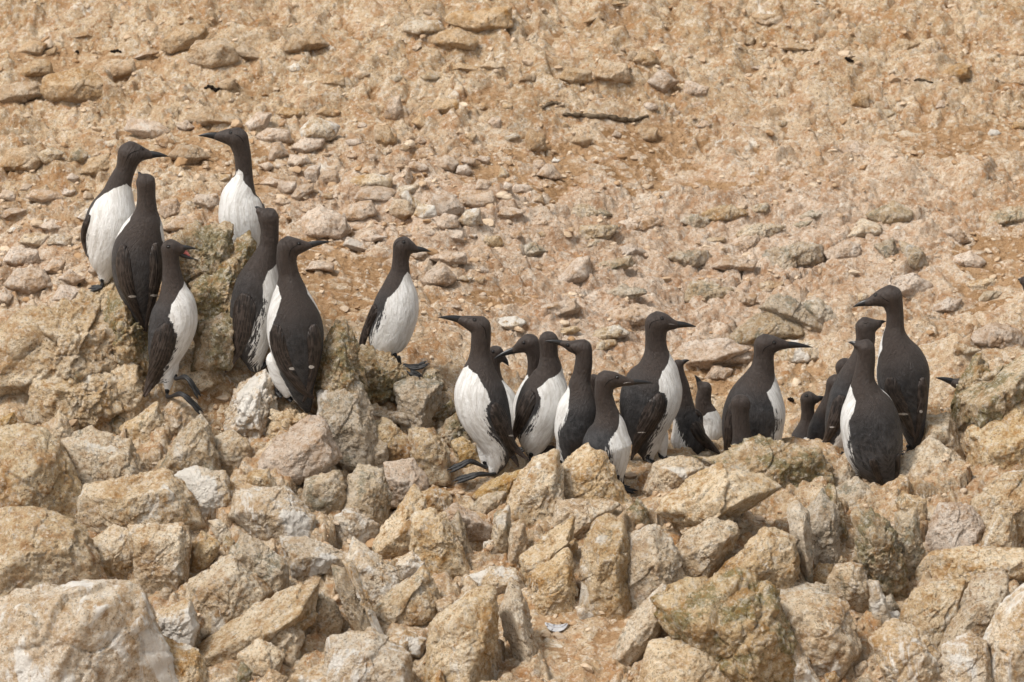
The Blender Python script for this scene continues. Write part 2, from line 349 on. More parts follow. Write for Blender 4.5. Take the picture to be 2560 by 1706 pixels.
_G = np.apply_along_axis(lambda a: np.convolve(np.pad(a, 7, 'edge'), ker, 'valid'), 0, _G)
def G(x, y):
    x = np.asarray(x, float); y = np.asarray(y, float)
    cx = np.clip(x, -2.09, 2.09); cy = np.clip(y, -1.59, 3.39)
    fx = (cx+2.1)/.02; fy = (cy+1.6)/.02; i = np.floor(fx).astype(int); j = np.floor(fy).astype(int); a = fx-i; b = fy-j
    z = _G[i, j]*(1-a)*(1-b)+_G[i+1, j]*a*(1-b)+_G[i, j+1]*(1-a)*b+_G[i+1, j+1]*a*b
    z = z+np.where(y < -1.59, (y+1.59)*.4, 0)+np.where(y > 3.39, (1-np.exp(-(y-3.39)/30))*9, 0)
    return np.maximum(z, -7+0*z)
def ground_hit(sx, sy):
    Ys = np.linspace(-1.5, 3.3, 481); u = (sx-1280)/1280*TANH; v = -(sy-853)/1280*TANH; d = FW+u*RT+v*UP
    t = (Ys-CAM[1])/d[1]; p = CAM[None]+d[None]*t[:, None]; below = p[:, 2] < G(p[:, 0], Ys)
    i = np.argmax(below) if below.any() else len(Ys)-1
    return Ys[i]

# half-buried stones as relief in the ground sheet
_tb = rng.random((16, 64, 64))
def stones(x, y, s, prob, seed, flat=.5):
    gx = x/s; gy = y/s; ix = np.floor(gx).astype(int); iy = np.floor(gy).astype(int); best = np.zeros_like(x)
    for dx in (-1, 0, 1):
        for dy in (-1, 0, 1):
            cx = ix+dx; cy = iy+dy; a = (cx+seed*7) & 63; b = (cy+seed*13) & 63
            T = lambda k: _tb[k, a, b]
            px = (cx+.15+.7*T(0))-gx; py = (cy+.15+.7*T(1))-gy
            R = .28+.38*T(2); ok = T(3) < prob; th = T(4)*6.283
            m = np.zeros_like(x)
            for k in range(5):
                an = th+k*1.2566+(T(5+k)-.5)*1.0
                m = np.maximum(m, (px*np.cos(an)+py*np.sin(an))/(R*(.75+.5*T(10+k % 4))))
            h = (1-sstep(.55, 1.0, m))*(.6+.8*T(14))*R*s*flat
            h = h*(1+.7*(px*np.cos(th*3)+py*np.sin(th*3))/R)
            best = np.maximum(best, np.where(ok, h, 0))
    return best
def blob(sx, sy, cx, cy, rx, ry):
    return np.exp(-(((sx*.91914-cx)/rx)**2+((sy*.91914-cy)/ry)**2))
def build_ground():
    def axis(a, b, st, far, n):
        core = np.arange(a, b, st); r = (np.linspace(0, 1, n+1)[1:])
        g = st*np.cumsum(np.exp(np.linspace(0, math.log(far/st/5), n)))
        return np.concatenate([(a-g)[::-1], core, core[-1]+g])
    xs = axis(-1.72, 1.72, .0042, 70, 44); ys = axis(-1.2, 2.85, .0042, 90, 44)
    X, Y = np.meshgrid(xs, ys, indexing='ij'); sh = X.shape; x = X.ravel(); y = Y.ravel()
    z = G(x, y); q = np.stack([x, y, z], 1); sx, sy = proj(q)
    vx = sx*.91914; vy = sy*.91914
    out = sstep(1.7, 4, np.abs(x))+sstep(2.8, 5, y)+sstep(1.2, 3, -y)
    wx = x+.03*perlin(x*6, y*6, 0*x+3); wy = y+.03*perlin(x*6, y*6, 0*x+8)
    # soil patches (bare earth) against rubble
    soil = (blob(sx, sy, 760, 640, 130, 110)+blob(sx, sy, 1160, 390, 170, 60)*.9+blob(sx, sy, 330, 215, 260, 45)*.0
            +blob(sx, sy, 120, 150, 260, 40)*.8+blob(sx, sy, 2250, 330, 240, 60)*.8+blob(sx, sy, 2290, 620, 110, 90)+blob(sx, sy, 1500, 330, 160, 50)*.5
            +blob(sx, sy, 450, 360, 130, 50)*.9+blob(sx, sy, 1650, 900, 70, 60)*.8+blob(sx, sy, 1840, 850, 60, 60)*.6+blob(sx, sy, 1150, 690, 240, 40)*.5
            +blob(sx, sy, 560, 960, 90, 50)*.9+blob(sx, sy, 1130, 1130, 120, 40)*.8+blob(sx, sy, 1400, 1500, 200, 70)+blob(sx, sy, 1340, 1290, 60, 60)*.5
            +blob(sx, sy, 2080, 1480, 50, 90)*.8+blob(sx, sy, 560, 400, 60, 60)*.7+blob(sx, sy, 2330, 1200, 50, 60)*.8+blob(sx, sy, 500, 1460, 60, 40)*.4
            +blob(sx, sy, 1600, 430, 260, 50)*.45+blob(sx, sy, 1650, 140, 300, 30)*.3+blob(sx, sy, 950, 1450, 60, 70)*.7)
    nzs = fbm(wx*1.8, wy*4.2, 0*x+2, 5, .6); soil = sstep(.14, .52, soil+.75*nzs*(1-.5*sstep(.2, -.2, y)))
    fg = sstep(.12, -.12, y-.05)                                    # jagged bedrock in front
    band = blob(sx, sy, 1850, 560, 560, 230)+blob(sx, sy, 1400, 760, 330, 110)             # stratified outcrop behind the right group
    band = np.clip(band, 0, 1)
    # relief
    s1 = stones(wx, wy*1.35, .17, .55, 1, .40)*(1-soil*.9); s2 = stones(wx+.3, wy*1.35+.1, .085, .7, 2, .6)*(1-soil*.75)
    s3 = stones(wx, wy*1.3+.5, .045, .75, 3, .75)*(1-soil*.6); s4 = stones(wx+.7, wy*1.2, .022, .6, 4, .9)*(1-soil*.2)
    st = np.maximum.reduce([s1, s2*.9+s1*.4, s3*.9+s1*.5, s4+s2*.5])*(1-.45*band)
    big = fbm(wx*2.6, wy*4.2, 0*x+4, 5, .5)*.045*(1-.6*fg)
    rub = np.abs(fbm(wx*14, wy*22, 0*x+1, 3, .55))
    # tilted strata: anisotropic ridged noise
    ca, sa = math.cos(.5), math.sin(.5); a1 = wx*ca+wy*sa; a2 = -wx*sa+wy*ca
    strata = fbm(a1*7, a2*24, 0*x+6, 3, .5, True)
    fa, fb = math.cos(1.15), math.sin(1.15); f1 = wx*fa+wy*fb; f2 = -wx*fb+wy*fa
    crag = fbm(f1*4.5, f2*9, 0*x+12, 4, .52, True); crag2 = fbm(wx*17, wy*17, 0*x+22, 3, .55, True)
    jx = wx+.012*fbm(wx*25, wy*25, 0*x+31, 3); jy = wy+.012*fbm(wx*25, wy*25, 0*x+41, 3)
    b1, c1 = facet((jx*ca+jy*sa)*7, (-jx*sa+jy*ca)*13, 0*x+.5, 3); b2, c2 = facet((jx*ca+jy*sa)*17+9, (-jx*sa+jy*ca)*30, 0*x+.5, 5)
    g1, k1 = facet(f1*5.5, f2*9, 0*x+.5, 7); g2, k2 = facet((f1+.01*perlin(wx*30, wy*30, 0*x))*15+3, f2*22, 0*x+.5, 9)
    frac = (b1*.024+b2*.007-.008*(1-sstep(0, .12, c1))-.005*(1-sstep(0, .15, c2)))
    fragf = g1*.045+g2*.015-.010*(1-sstep(0, .14, k1))-.003*(1-sstep(0, .2, k2))
    h = st*(1-.5*fg)+big+frac*(.35+.65*band)*(1-.85*soil)*(1-fg)+fragf*fg*(1-.85*soil)+.042*sstep(-.05, -.3, y)+band*(strata*.013+.006)*(1-.6*soil)+(rub*.018-.004)*(1-.8*soil)*(1-.3*fg)
    h += fg*(1-.85*soil)*(np.clip(crag, -.3, 1)*.030-.012+crag2*.007)
    h += fbm(wx*50, wy*50, 0*x+9, 2, .5)*.0024*(1-.4*soil)
    clf = blob(sx, sy, 300, 15, 520, 60)                              # old earthy ledge at the upper left
    h += clf*(.03+fbm(wx*8, wy*8, z*20, 5, .6, True)*.03)
    h = h*(1-np.clip(out, 0, 1))+np.clip(out, 0, 1)*(fbm(wx*.35, wy*.35, 0*x, 5, .55)*.5+fbm(wx*5, wy*5, 0*x, 4)*.03)
    z = z+h
    rock = np.clip(fg*.25+sstep(.002, .010, st)*.8+band*sstep(-.3, .4, strata)*.65+fg*(.6+.5*g1)+.3*sstep(.02, .2, rub)*(1-soil)+(.10+.35*b2)*(1-soil)-.55*soil*(1-sstep(.004, .01, st))+clf*.5, 0, 1)
    grey = np.clip(band*.9+blob(sx, sy, 950, 500, 420, 160)*.9+blob(sx, sy, 60, 620, 160, 110)*.8, 0, 1)
    nx, ny = sh; idx = np.arange(nx*ny).reshape(sh)
    f = np.stack([idx[:-1, :-1], idx[1:, :-1], idx[1:, 1:], idx[:-1, 1:]], -1).reshape(-1, 4)
    o = mesh_np('ground', np.stack([x, y, z], 1), f, M['ground'], attrs={'rock': rock, 'grey': grey}); tag(o, kind='structure')
    return np.stack([x, y, z], 1), sh, xs, ys
GV, GSH, GXS, GYS = build_ground()
_GZ = GV[:, 2].reshape(GSH)
def gz(x, y):
    i = np.clip(np.searchsorted(GXS, x)-1, 0, len(GXS)-1); j = np.clip(np.searchsorted(GYS, y)-1, 0, len(GYS)-1)
    return _GZ[i, j]

_k = np.ones(5)/5
_GS = np.apply_along_axis(lambda a: np.convolve(np.pad(a, 2, 'edge'), _k, 'valid'), 0, np.apply_along_axis(lambda a: np.convolve(np.pad(a, 2, 'edge'), _k, 'valid'), 1, _GZ))
def ground_hit(sx, sy):
    Ys = np.linspace(-1.5, 3.3, 961); u = (sx-1280)/1280*TANH; v = -(sy-853)/1280*TANH; d = FW+u*RT+v*UP
    t = (Ys-CAM[1])/d[1]; p = CAM[None]+d[None]*t[:, None]
    i = np.clip(np.searchsorted(GXS, p[:, 0])-1, 0, len(GXS)-1); j = np.clip(np.searchsorted(GYS, Ys)-1, 0, len(GYS)-1)
    below = p[:, 2] < _GS[i, j]; k = np.argmax(below) if below.any() else len(Ys)-1
    return Ys[k]
# ------------------------------------------------------------------ rocks
ICO = {}
def ico(n):
    if n not in ICO:
        bm = bmesh.new(); bmesh.ops.create_icosphere(bm, subdivisions=n, radius=1)
        ICO[n] = (np.array([v.co[:] for v in bm.verts]), np.array([[v.index for v in f.verts] for f in bm.faces])); bm.free()
    return ICO[n]
ROCKS = []           # (object, cx, cy, w, h, tone, cls)
def make_rock(poly, mat, Y=None, depth=None, name='rock', det=None, sharp=42, rough=1., dscale=1., sink=0.):
    p = np.array(poly, float)
    p = p.mean(0)+(p-p.mean(0))*1.07; lo = p.min(0); hi = p.max(0); wpx, hpx = hi-lo
    area = 0; cx = cy = 0
    for a, b in zip(p, np.roll(p, -1, 0)):
        k = a[0]*b[1]-b[0]*a[1]; area += k; cx += (a[0]+b[0])*k; cy += (a[1]+b[1])*k
    cx /= 3*area; cy /= 3*area
    r_ = random.Random(int(cx*13+cy*7))
    m0 = mpp(0 if Y is None else Y)
    D = depth if depth is not None else .42*(wpx+hpx)/2*m0*dscale
    if Y is None: Y = ground_hit(cx, min(hi[1]-.06*hpx, 1760))+.35*D
    m = mpp(Y); c = P(cx, cy, Y)-UP*sink*hpx*m
    if name == 'rock':
        tq = np.clip((p[:, 1]-cy)/(hi[1]-cy), 0, 1); p = p.copy(); p[:, 1] += tq*.28*hpx; p[:, 0] = cx+(p[:, 0]-cx)*(1.02+.34*tq)
    # half-spaces in camera-aligned axes (right, up, towards camera)
    pl = []
    q = np.stack([(p[:, 0]-cx)*m, -(p[:, 1]-cy)*m], 1)
    if area > 0: q = q                          # image y is down: orientation handled by sign test
    for a, b in zip(q, np.roll(q, -1, 0)):
        e = b-a; L = np.hypot(*e)
        if L < 1e-6: continue
        n = np.array([e[1], -e[0]])/L
        if n@a < 0: n = -n
        d = max(n@a, .002)
        up = max(n[1], 0)
        for kz in (r_.uniform(.25, .6)+.55*up*r_.random(), -r_.uniform(.2, .5)):
            N3 = np.array([n[0], n[1], kz]); s = np.linalg.norm(N3); pl.append((N3/s, d/s))
    for k in range(5):
        a = r_.uniform(0, 6.28); t = r_.uniform(.15, .75)
        N3 = np.array([math.cos(a)*t, math.sin(a)*t, 1.]); N3 /= np.linalg.norm(N3); pl.append((N3, D*r_.uniform(.72, 1.0)))
    pl.append((np.array([0, 0, -1.]), D))
    size = (wpx+hpx)/2
    if det is None: det = 6 if size > 120 else 5 if size > 38 else 4
    dv, df = ico(det)
    s = np.zeros(len(dv))
    for N3, d in pl: s += np.maximum(dv@N3/d, 0)**sharp
    r = s**(-1/sharp)*1.05
    # stretch directions so vertices spread evenly on long shapes
    v = dv*r[:, None]
    sz = size*m; off = r_.uniform(0, 90)
    n_ = dv
    L = v/sz
    disp = fbm(L[:, 0]*1.6+off, L[:, 1]*1.6, L[:, 2]*1.6, 3)*.07*sz
    th = r_.uniform(.7, 1.3); wv = .05*sz; q1 = v+wv*np.stack([perlin(L[:, 0]*5+off+i*7, L[:, 1]*5, L[:, 2]*5) for i in range(3)], 1)
    c1 = q1[:, 0]*math.cos(th)+q1[:, 1]*math.sin(th); c2 = -q1[:, 0]*math.sin(th)+q1[:, 1]*math.cos(th)
    k = 1/max(.03, sz*.42)
    fv, fc = facet(c1*k*.75+off, c2*k*1.5, q1[:, 2]*k*1.1, int(off))
    disp += rough*sz*(.042*fv-.014*(1-sstep(0, .05, fc)))
    k2 = 1/max(.016, sz*.16)
    if det >= 5:
        fv, fc = facet(c1*k2*.8+off, c2*k2*1.4, q1[:, 2]*k2, int(off)+3)
        disp += rough*min(sz, .22)*(.018*fv-.004*(1-sstep(0, .12, fc)))
    kr = 1/max(.035, sz*.35)
    disp += rough*fbm(c1*kr*.8+off, c2*kr*2.4, v[:, 2]*kr*1.6, 5, .62, True)*.02*sz
    kk = 55; t = fbm(v[:, 0]*kk+off, v[:, 1]*kk, v[:, 2]*kk, 4, .65)
    disp += rough*t*min(.0075, sz*.08)
    v = v+n_*disp[:, None]
    W = v[:, :1]*RT+v[:, 1:2]*UP-v[:, 2:3]*FW
    o = mesh_np(name, W, df, M[mat]); o.location = c
    ROCKS.append((o, cx, cy, wpx, hpx, mat, Y)); return o

FG = [  # zoom frame, material, polygon, options
 (5,'ochre',[(-60,180),(120,170),(240,180),(340,240),(430,480),(480,640),(350,720),(200,700),(-60,700)],{'label':'tall ochre rock block at the left edge standing above the rusty block'}),
 (5,'ochre',[(-60,645),(180,615),(420,700),(510,850),(510,975),(300,1035),(100,1035),(-60,1030)],{'label':'rusty rounded block at the left edge between the tall ochre rock and the white boulder'}),
 (5,'cream',[(-80,1040),(300,1040),(500,975),(680,990),(780,1140),(850,1300),(930,1560),(930,1700),(-80,1700)],{'depth':.16,'label':'huge whitened boulder filling the bottom left corner'}),
 (5,'tan',[(360,230),(520,180),(700,230),(770,390),(640,490),(510,490),(430,400)],{}),
 (5,'tan',[(500,480),(900,400),(1000,480),(1060,640),(900,690),(520,710),(460,560)],{}),
 (5,'grey',[(920,330),(1060,140),(1110,100),(1150,150),(1210,380),(1150,430),(920,410)],{}),
 (5,'cream',[(990,430),(1100,380),(1250,400),(1300,560),(1270,650),(1080,640)],{}),
 (5,'tan',[(680,150),(870,20),(900,130),(860,210),(760,210)],{}),
 (5,'tan',[(880,140),(960,-5),(1060,-5),(1120,90),(980,225),(880,200)],{'Y':-.05,'label':'tan stone under the toes of the open-billed murre'}),
 (5,'tan',[(1200,210),(1290,170),(1370,230),(1380,320),(1250,410),(1200,380)],{}),
 (5,'pink',[(1460,380),(1500,260),(1700,110),(1790,110),(1860,300),(1720,370),(1550,435)],{'label':'large smooth slanting boulder below the tail of the back-turned murre with outstretched right bill'}),
 (5,'cream',[(530,780),(640,700),(760,740),(780,980),(640,990),(530,900)],{}),
 (5,'tan',[(740,720),(1010,690),(1040,800),(980,1000),(800,1060)],{}),
 (5,'grey',[(1290,880),(1350,750),(1580,890),(1580,960),(1480,1080),(1300,960)],{}),
 (5,'tan',[(1060,1010),(1290,870),(1500,1070),(1440,1150),(1260,1230),(1080,1220)],{}),
 (5,'tan',[(1170,1240),(1440,1130),(1620,1000),(1860,940),(1880,1080),(1720,1220),(1620,1440),(1180,1430)],{}),
 (5,'cream',[(1340,520),(1590,500),(1720,640),(1690,760),(1500,760),(1300,640)],{}),
 (5,'grey',[(1700,440),(1880,390),(1910,520),(1860,640),(1700,570)],{}),
 (5,'cream',[(850,1190),(1050,1110),(1100,1250),(1000,1400),(890,1350)],{}),
 (5,'tan',[(1470,1280),(1580,1210),(1680,1300),(1620,1430),(1500,1390)],{}),
 (5,'tan',[(1700,1180),(1780,1070),(1870,1150),(1880,1260),(1750,1300)],{}),
 (5,'tan',[(1330,1410),(1440,1330),(1570,1410),(1500,1500),(1360,1490)],{}),
 (5,'tan',[(900,1320),(1100,1400),(1150,1600),(960,1600)],{}),
 (5,'cream',[(1640,1530),(1780,1480),(1960,1450),(1990,1600),(1700,1650)],{}),
 (5,'tan',[(400,300),(440,250),(330,60),(280,130),(270,240)],{}),
 (5,'cream',[(1560,700),(1700,760),(1900,760),(1920,900),(1660,930)],{}),
 (6,'grey',[(45,620),(70,440),(130,370),(240,400),(290,520),(240,670),(130,670)],{}),
 (6,'pink',[(270,350),(420,340),(500,440),(480,530),(290,540)],{}),
 (6,'tan',[(240,740),(380,540),(430,480),(480,540),(490,640),(400,820),(260,850)],{'label':'steep wedge-shaped tan rock pointing up left of centre in the foreground'}),
 (6,'tan',[(430,800),(440,660),(530,620),(600,650),(700,890),(540,920)],{}),
 (6,'pink',[(590,640),(670,580),(850,690),(830,730),(640,750)],{}),
 (6,'grey',[(640,700),(680,610),(750,820),(690,870)],{}),
 (6,'cream',[(0,640),(100,610),(230,690),(180,750),(0,770)],{}),
 (6,'cream',[(60,880),(110,780),(340,960),(340,1050),(220,1120),(130,1020)],{}),
 (6,'tan',[(200,1160),(480,930),(570,1100),(540,1190),(300,1240)],{}),
 (6,'tan',[(540,1420),(560,1250),(740,1080),(860,1060),(890,1200),(790,1560),(560,1580)],{'depth':.09,'label':'left half of the split domed rock at bottom centre'}),
 (6,'tan',[(875,1070),(960,1000),(1020,1060),(1110,1400),(1060,1500),(850,1480),(915,1200)],{'depth':.09,'label':'right half of the split domed rock at bottom centre'}),
 (6,'cream',[(720,990),(860,930),(980,940),(1030,1030),(860,1080)],{}),
 (6,'tan',[(1040,850),(1310,650),(1320,830),(1110,980)],{}),
 (6,'tan',[(1140,1180),(1110,960),(1280,840),(1310,900),(1300,1180)],{}),
 (6,'tan',[(1390,780),(1440,690),(1500,640),(1590,700),(1618,840),(1600,1180),(1390,1180)],{'label':'upright rounded pillar of tan rock, left one of the close pair'}),
 (6,'tan',[(1635,760),(1770,700),(1870,830),(1930,1000),(1640,1160)],{'label':'pointed tan pillar, right one of the close pair'}),
 (6,'tan',[(1225,400),(1290,330),(1400,255),(1490,330),(1600,540),(1560,600),(1250,600)],{'Y':-.20,'depth':.07,'label':'knobbly tan rock hiding the feet of the front murre with a long right bill'}),
 (6,'tan',[(970,580),(1020,420),(1100,330),(1225,300),(1240,560),(1200,680),(1000,680)],{}),
 (6,'tan',[(1240,560),(1530,560),(1600,620),(1430,680),(1350,740),(1240,680)],{}),
 (6,'ochre',[(410,170),(540,165),(620,280),(600,400),(490,415),(420,300)],{}),
 (6,'ochre',[(170,130),(280,110),(400,210),(410,340),(280,350),(200,240)],{}),
 (6,'ochre',[(650,240),(700,205),(780,270),(800,330),(700,345)],{}),
 (6,'ochre',[(780,510),(900,420),(1040,385),(1060,480),(900,560)],{'label':'flat orange slab beside the rear heel of the murre with splayed black feet'}),
 (6,'tan',[(470,530),(540,480),(630,520),(640,620),(540,650)],{}),
 (6,'grey',[(880,640),(960,600),(975,820),(890,860)],{}),
 (6,'tan',[(970,720),(1040,690),(1070,850),(970,880)],{}),
 (6,'tan',[(1540,1410),(1660,1180),(1800,1030),(1900,1090),(1780,1290),(1620,1440)],{}),
 (6,'grey',[(-10,940),(60,960),(260,1340),(120,1240),(10,1060)],{'label':'thin grey slab left of the long dark crack'}),
 (6,'cream',[(40,900),(110,930),(285,1330),(270,1360)],{'label':'thin pale slab right of the long dark crack'}),
 (6,'cream',[(-20,1320),(200,1280),(380,1400),(360,1600),(-20,1620)],{}),
 (6,'tan',[(1060,440),(1120,380),(1150,520),(1080,560)],{}),
 (6,'grey',[(760,580),(830,520),(940,500),(920,580),(820,620)],{}),
 (6,'cream',[(330,900),(420,840),(500,900),(430,1000),(350,990)],{}),
 (6,'tan',[(560,1120),(640,1080),(690,1130),(600,1200)],{}),
 (7,'tan',[(-40,700),(30,540),(250,395),(450,400),(580,500),(670,640),(660,740),(400,740),(250,690),(70,800)],{'label':'broad craggy tan boulder below the thick-necked murre, lower half'}),
 (7,'olive',[(60,350),(300,308),(560,276),(820,280),(895,370),(905,470),(790,620),(650,600),(500,500),(200,450)],{'Y':-.07,'depth':.10,'label':'long lichen-darkened rock crest in front of the thick-necked murre'}),
 (7,'tan',[(-80,470),(-30,350),(50,320),(150,320),(230,380),(60,540)],{'Y':-.1,'depth':.08}),
 (7,'grey',[(660,620),(740,580),(800,640),(810,990),(740,1010),(700,740)],{}),
 (7,'grey',[(790,640),(880,510),(960,620),(965,860),(930,920),(860,910),(800,760)],{'label':'grey pointed slab with a white streak under the lichen-darkened crest'}),
 (7,'olive',[(900,490),(950,480),(1005,700),(970,750),(920,620)],{}),
 (7,'grey',[(950,500),(1050,450),(1100,425),(1150,465),(1225,560),(1340,650),(1330,730),(1010,660)],{'Y':-.13,'depth':.08,'label':'pale grey lumpy rock right under the tail of the front back-turned murre'}),
 (7,'olive',[(1060,660),(1160,640),(1280,740),(1320,1060),(1180,1090),(1110,900)],{}),
 (7,'grey',[(1290,640),(1400,620),(1430,800),(1410,980),(1320,1000),(1290,800)],{}),
 (7,'tan',[(60,830),(250,670),(380,700),(400,760),(250,960),(150,1040)],{}),
 (7,'tan',[(300,970),(560,730),(700,760),(735,900),(680,1010),(540,1040),(330,1060)],{'label':'big rounded oblong boulder lying aslant in the lower right'}),
 (7,'olive',[(-40,1140),(100,1050),(450,980),(540,1060),(640,1240),(700,1620),(450,1620),(240,1400),(0,1320)],{'depth':.12,'label':'massive dark-speckled boulder low in the picture right of centre'}),
 (7,'tan',[(-60,1360),(150,1280),(320,1340),(430,1480),(440,1640),(-60,1640)],{'depth':.10,'label':'round-topped rust-stained rock at the bottom edge in front of the massive speckled boulder'}),
 (7,'tan',[(560,1110),(870,1090),(1080,1180),(1160,1260),(1060,1340),(1090,1480),(900,1500),(720,1350),(600,1240)],{}),
 (7,'grey',[(540,1050),(720,1020),(1000,1040),(1150,1160),(900,1160),(560,1130)],{'label':'grey whitened flat rock above the broad broken boulder'}),
 (7,'ochre',[(780,1030),(860,915),(930,920),(900,1060)],{}),
 (7,'tan',[(920,1010),(960,920),(1100,920),(1130,1040),(1150,1160),(960,1080)],{}),
 (7,'grey',[(1140,1010),(1190,1010),(1250,1190),(1160,1200)],{}),
 (7,'cream',[(1170,1340),(1280,1230),(1400,1270),(1560,1440),(1570,1620),(1380,1620),(1220,1470)],{'label':'whitish smooth slanting boulder near the bottom right corner'}),
 (7,'tan',[(1330,1180),(1400,1060),(1650,1010),(1630,1200),(1560,1330),(1380,1310)],{}),
 (7,'tan',[(1570,1300),(1650,1120),(1720,1000),(1880,960),(1890,1120),(1770,1310),(1630,1370)],{}),
 (7,'cream',[(1790,1340),(1900,1110),(2060,1000),(2060,1640),(1850,1560)],{}),
 (7,'cream',[(1550,1370),(1700,1310),(1780,1350),(1810,1620),(1600,1620)],{}),
 (7,'tan',[(1290,530),(1320,370),(1480,220),(1600,300),(1740,480),(1710,630),(1500,620),(1420,620)],{'Y':.02,'depth':.10,'label':'tan pitted rock flank right of the front back-turned murre'}),
 (7,'tan',[(1420,260),(1440,90),(1580,90),(1640,300),(1500,300)],{'Y':.16,'depth':.09}),
 (4,'olive',[(1150,950),(1220,860),(1292,760),(1300,700),(1420,620),(1500,760),(1440,980),(1200,1000)],{'Y':.30,'depth':.09,'label':'lichened hump of rock from behind which a lone black bill pokes'}),
 (4,'olive',[(1110,700),(1240,560),(1400,530),(1600,520),(1800,560),(1800,900),(1560,1100),(1430,1080),(1290,830),(1150,900)],{'Y':.22,'depth':.13,'label':'large lichened outcrop at the right edge hiding all but a bill'}),
 (7,'ochre',[(1700,160),(1900,60),(2070,20),(2070,420),(1900,580),(1730,520)],{'Y':.12,'depth':.12,'label':'ribbed orange rock face at the right edge'}),
 (7,'tan',[(1720,560),(1900,440),(2070,380),(2070,640),(1900,760),(1750,680)],{}),
 (7,'pink',[(1480,700),(1540,580),(1680,590),(1750,700),(1700,820),(1500,820)],{}),
 (7,'tan',[(1440,950),(1500,840),(1700,825),(2070,840),(2070,960),(1700,1020),(1450,1040)],{'label':'long flat layered slab at the right edge'}),
 (7,'tan',[(1760,850),(1850,600),(1930,640),(1940,830)],{}),
 (7,'tan',[(1290,570),(1330,510),(1450,560),(1430,640),(1350,650)],{}),
 (7,'tan',[(890,440),(1010,290),(1060,420),(1000,500),(940,500)],{'Y':0.0,'depth':.05}),
 (7,'grey',[(1200,1120),(1260,1080),(1300,1150),(1240,1180)],{}),
 (7,'cream',[(1160,1200),(1290,1170),(1330,1220),(1200,1250)],{}),
 (7,'cream',[(660,1340),(720,1330),(860,1560),(700,1560)],{}),
 (1,'olive',[(540,620),(590,590),(680,570),(800,562),(812,640),(830,760),(790,850),(700,850),(650,820),(580,760)],{'Y':.20,'depth':.07,'label':'craggy block topping the left outcrop before the tall left-facing murre'}),
 (1,'olive',[(800,700),(860,630),(905,595),(932,660),(925,720),(880,880),(840,900),(815,800)],{'Y':.18,'depth':.05,'label':'sharp green-tinged fin of rock on the left outcrop'}),
 (1,'olive',[(640,850),(740,780),(825,730),(860,850),(830,980),(770,1030),(680,1020)],{'Y':.12,'depth':.06}),
 (1,'olive',[(660,1030),(790,970),(860,1010),(800,1180),(670,1180)],{'Y':.07,'depth':.06}),
 (1,'tan',[(0,980),(130,870),(230,825),(295,900),(270,1020),(60,1090)],{'Y':.22,'depth':.09,'label':'ridge of tan rock beneath the feet of the leftmost murre'}),
 (1,'tan',[(-320,1090),(-180,1000),(20,970),(120,970),(260,1020),(350,1110),(320,1280),(120,1300),(-240,1290)],{'Y':.10,'depth':.12,'label':'broad ribbed tan outcrop at left below the leftmost murre'}),
 (1,'olive',[(230,900),(290,860),(400,1080),(410,1220),(280,1240),(200,1040)],{'Y':.10,'depth':.08,'label':'brown outcrop flank under the tail of the second murre from the left'}),
 (1,'tan',[(-120,1300),(100,1270),(260,1300),(300,1420),(100,1480),(-100,1460)],{}),
 (1,'tan',[(230,1260),(360,1220),(400,1380),(330,1480),(240,1440)],{}),
 (1,'cream',[(780,1580),(850,1370),(980,1275),(1015,1330),(1000,1580)],{'Y':0.0,'depth':.08,'label':'whitened slab under the streaky-flanked murre on the left outcrop'}),
 (1,'tan',[(560,1130),(700,1150),(760,1280),(640,1320),(560,1260)],{}),
 (2,'olive',[(-95,720),(0,560),(60,570),(120,760),(130,930),(-60,960)],{'Y':.04,'depth':.08,'label':'mossy crag top right of the back-turned murre with outstretched right bill'}),
 (2,'grey',[(-80,960),(80,890),(140,910),(210,1190),(160,1290),(20,1260),(-70,1220)],{'Y':-.03,'depth':.08,'label':'steep grey buttress below the mossy crag top'}),
 (2,'olive',[(130,715),(200,690),(330,770),(410,850),(340,920),(250,970),(150,970)],{'Y':.25,'depth':.09,'label':'speckled rock under the belly of the lone murre in the middle'}),
 (2,'grey',[(345,910),(420,870),(600,900),(560,1000),(500,1140),(390,1120)],{'Y':.16,'depth':.07}),
 (2,'olive',[(470,890),(500,810),(570,820),(590,900)],{'Y':.27,'depth':.045,'label':'small dark rock behind the feet of the lone murre in the middle'}),
 (2,'olive',[(550,1070),(640,990),(665,1050),(590,1120)],{}),
 (2,'olive',[(590,1150),(680,1060),(745,1180),(690,1220),(600,1200)],{}),
 (1,'tan',[(1000,1600),(1030,1470),(1110,1450),(1190,1490),(1260,1500),(1240,1560),(1090,1640)],{'Y':-.05,'depth':.05,'label':'tan rock just below the tail of the back-turned murre with outstretched right bill'}),
 (2,'cream',[(165,1040),(290,1045),(375,1060),(370,1110),(200,1080)],{}),
 (2,'grey',[(210,1210),(280,1240),(280,1380),(230,1400),(160,1300)],{}),
]
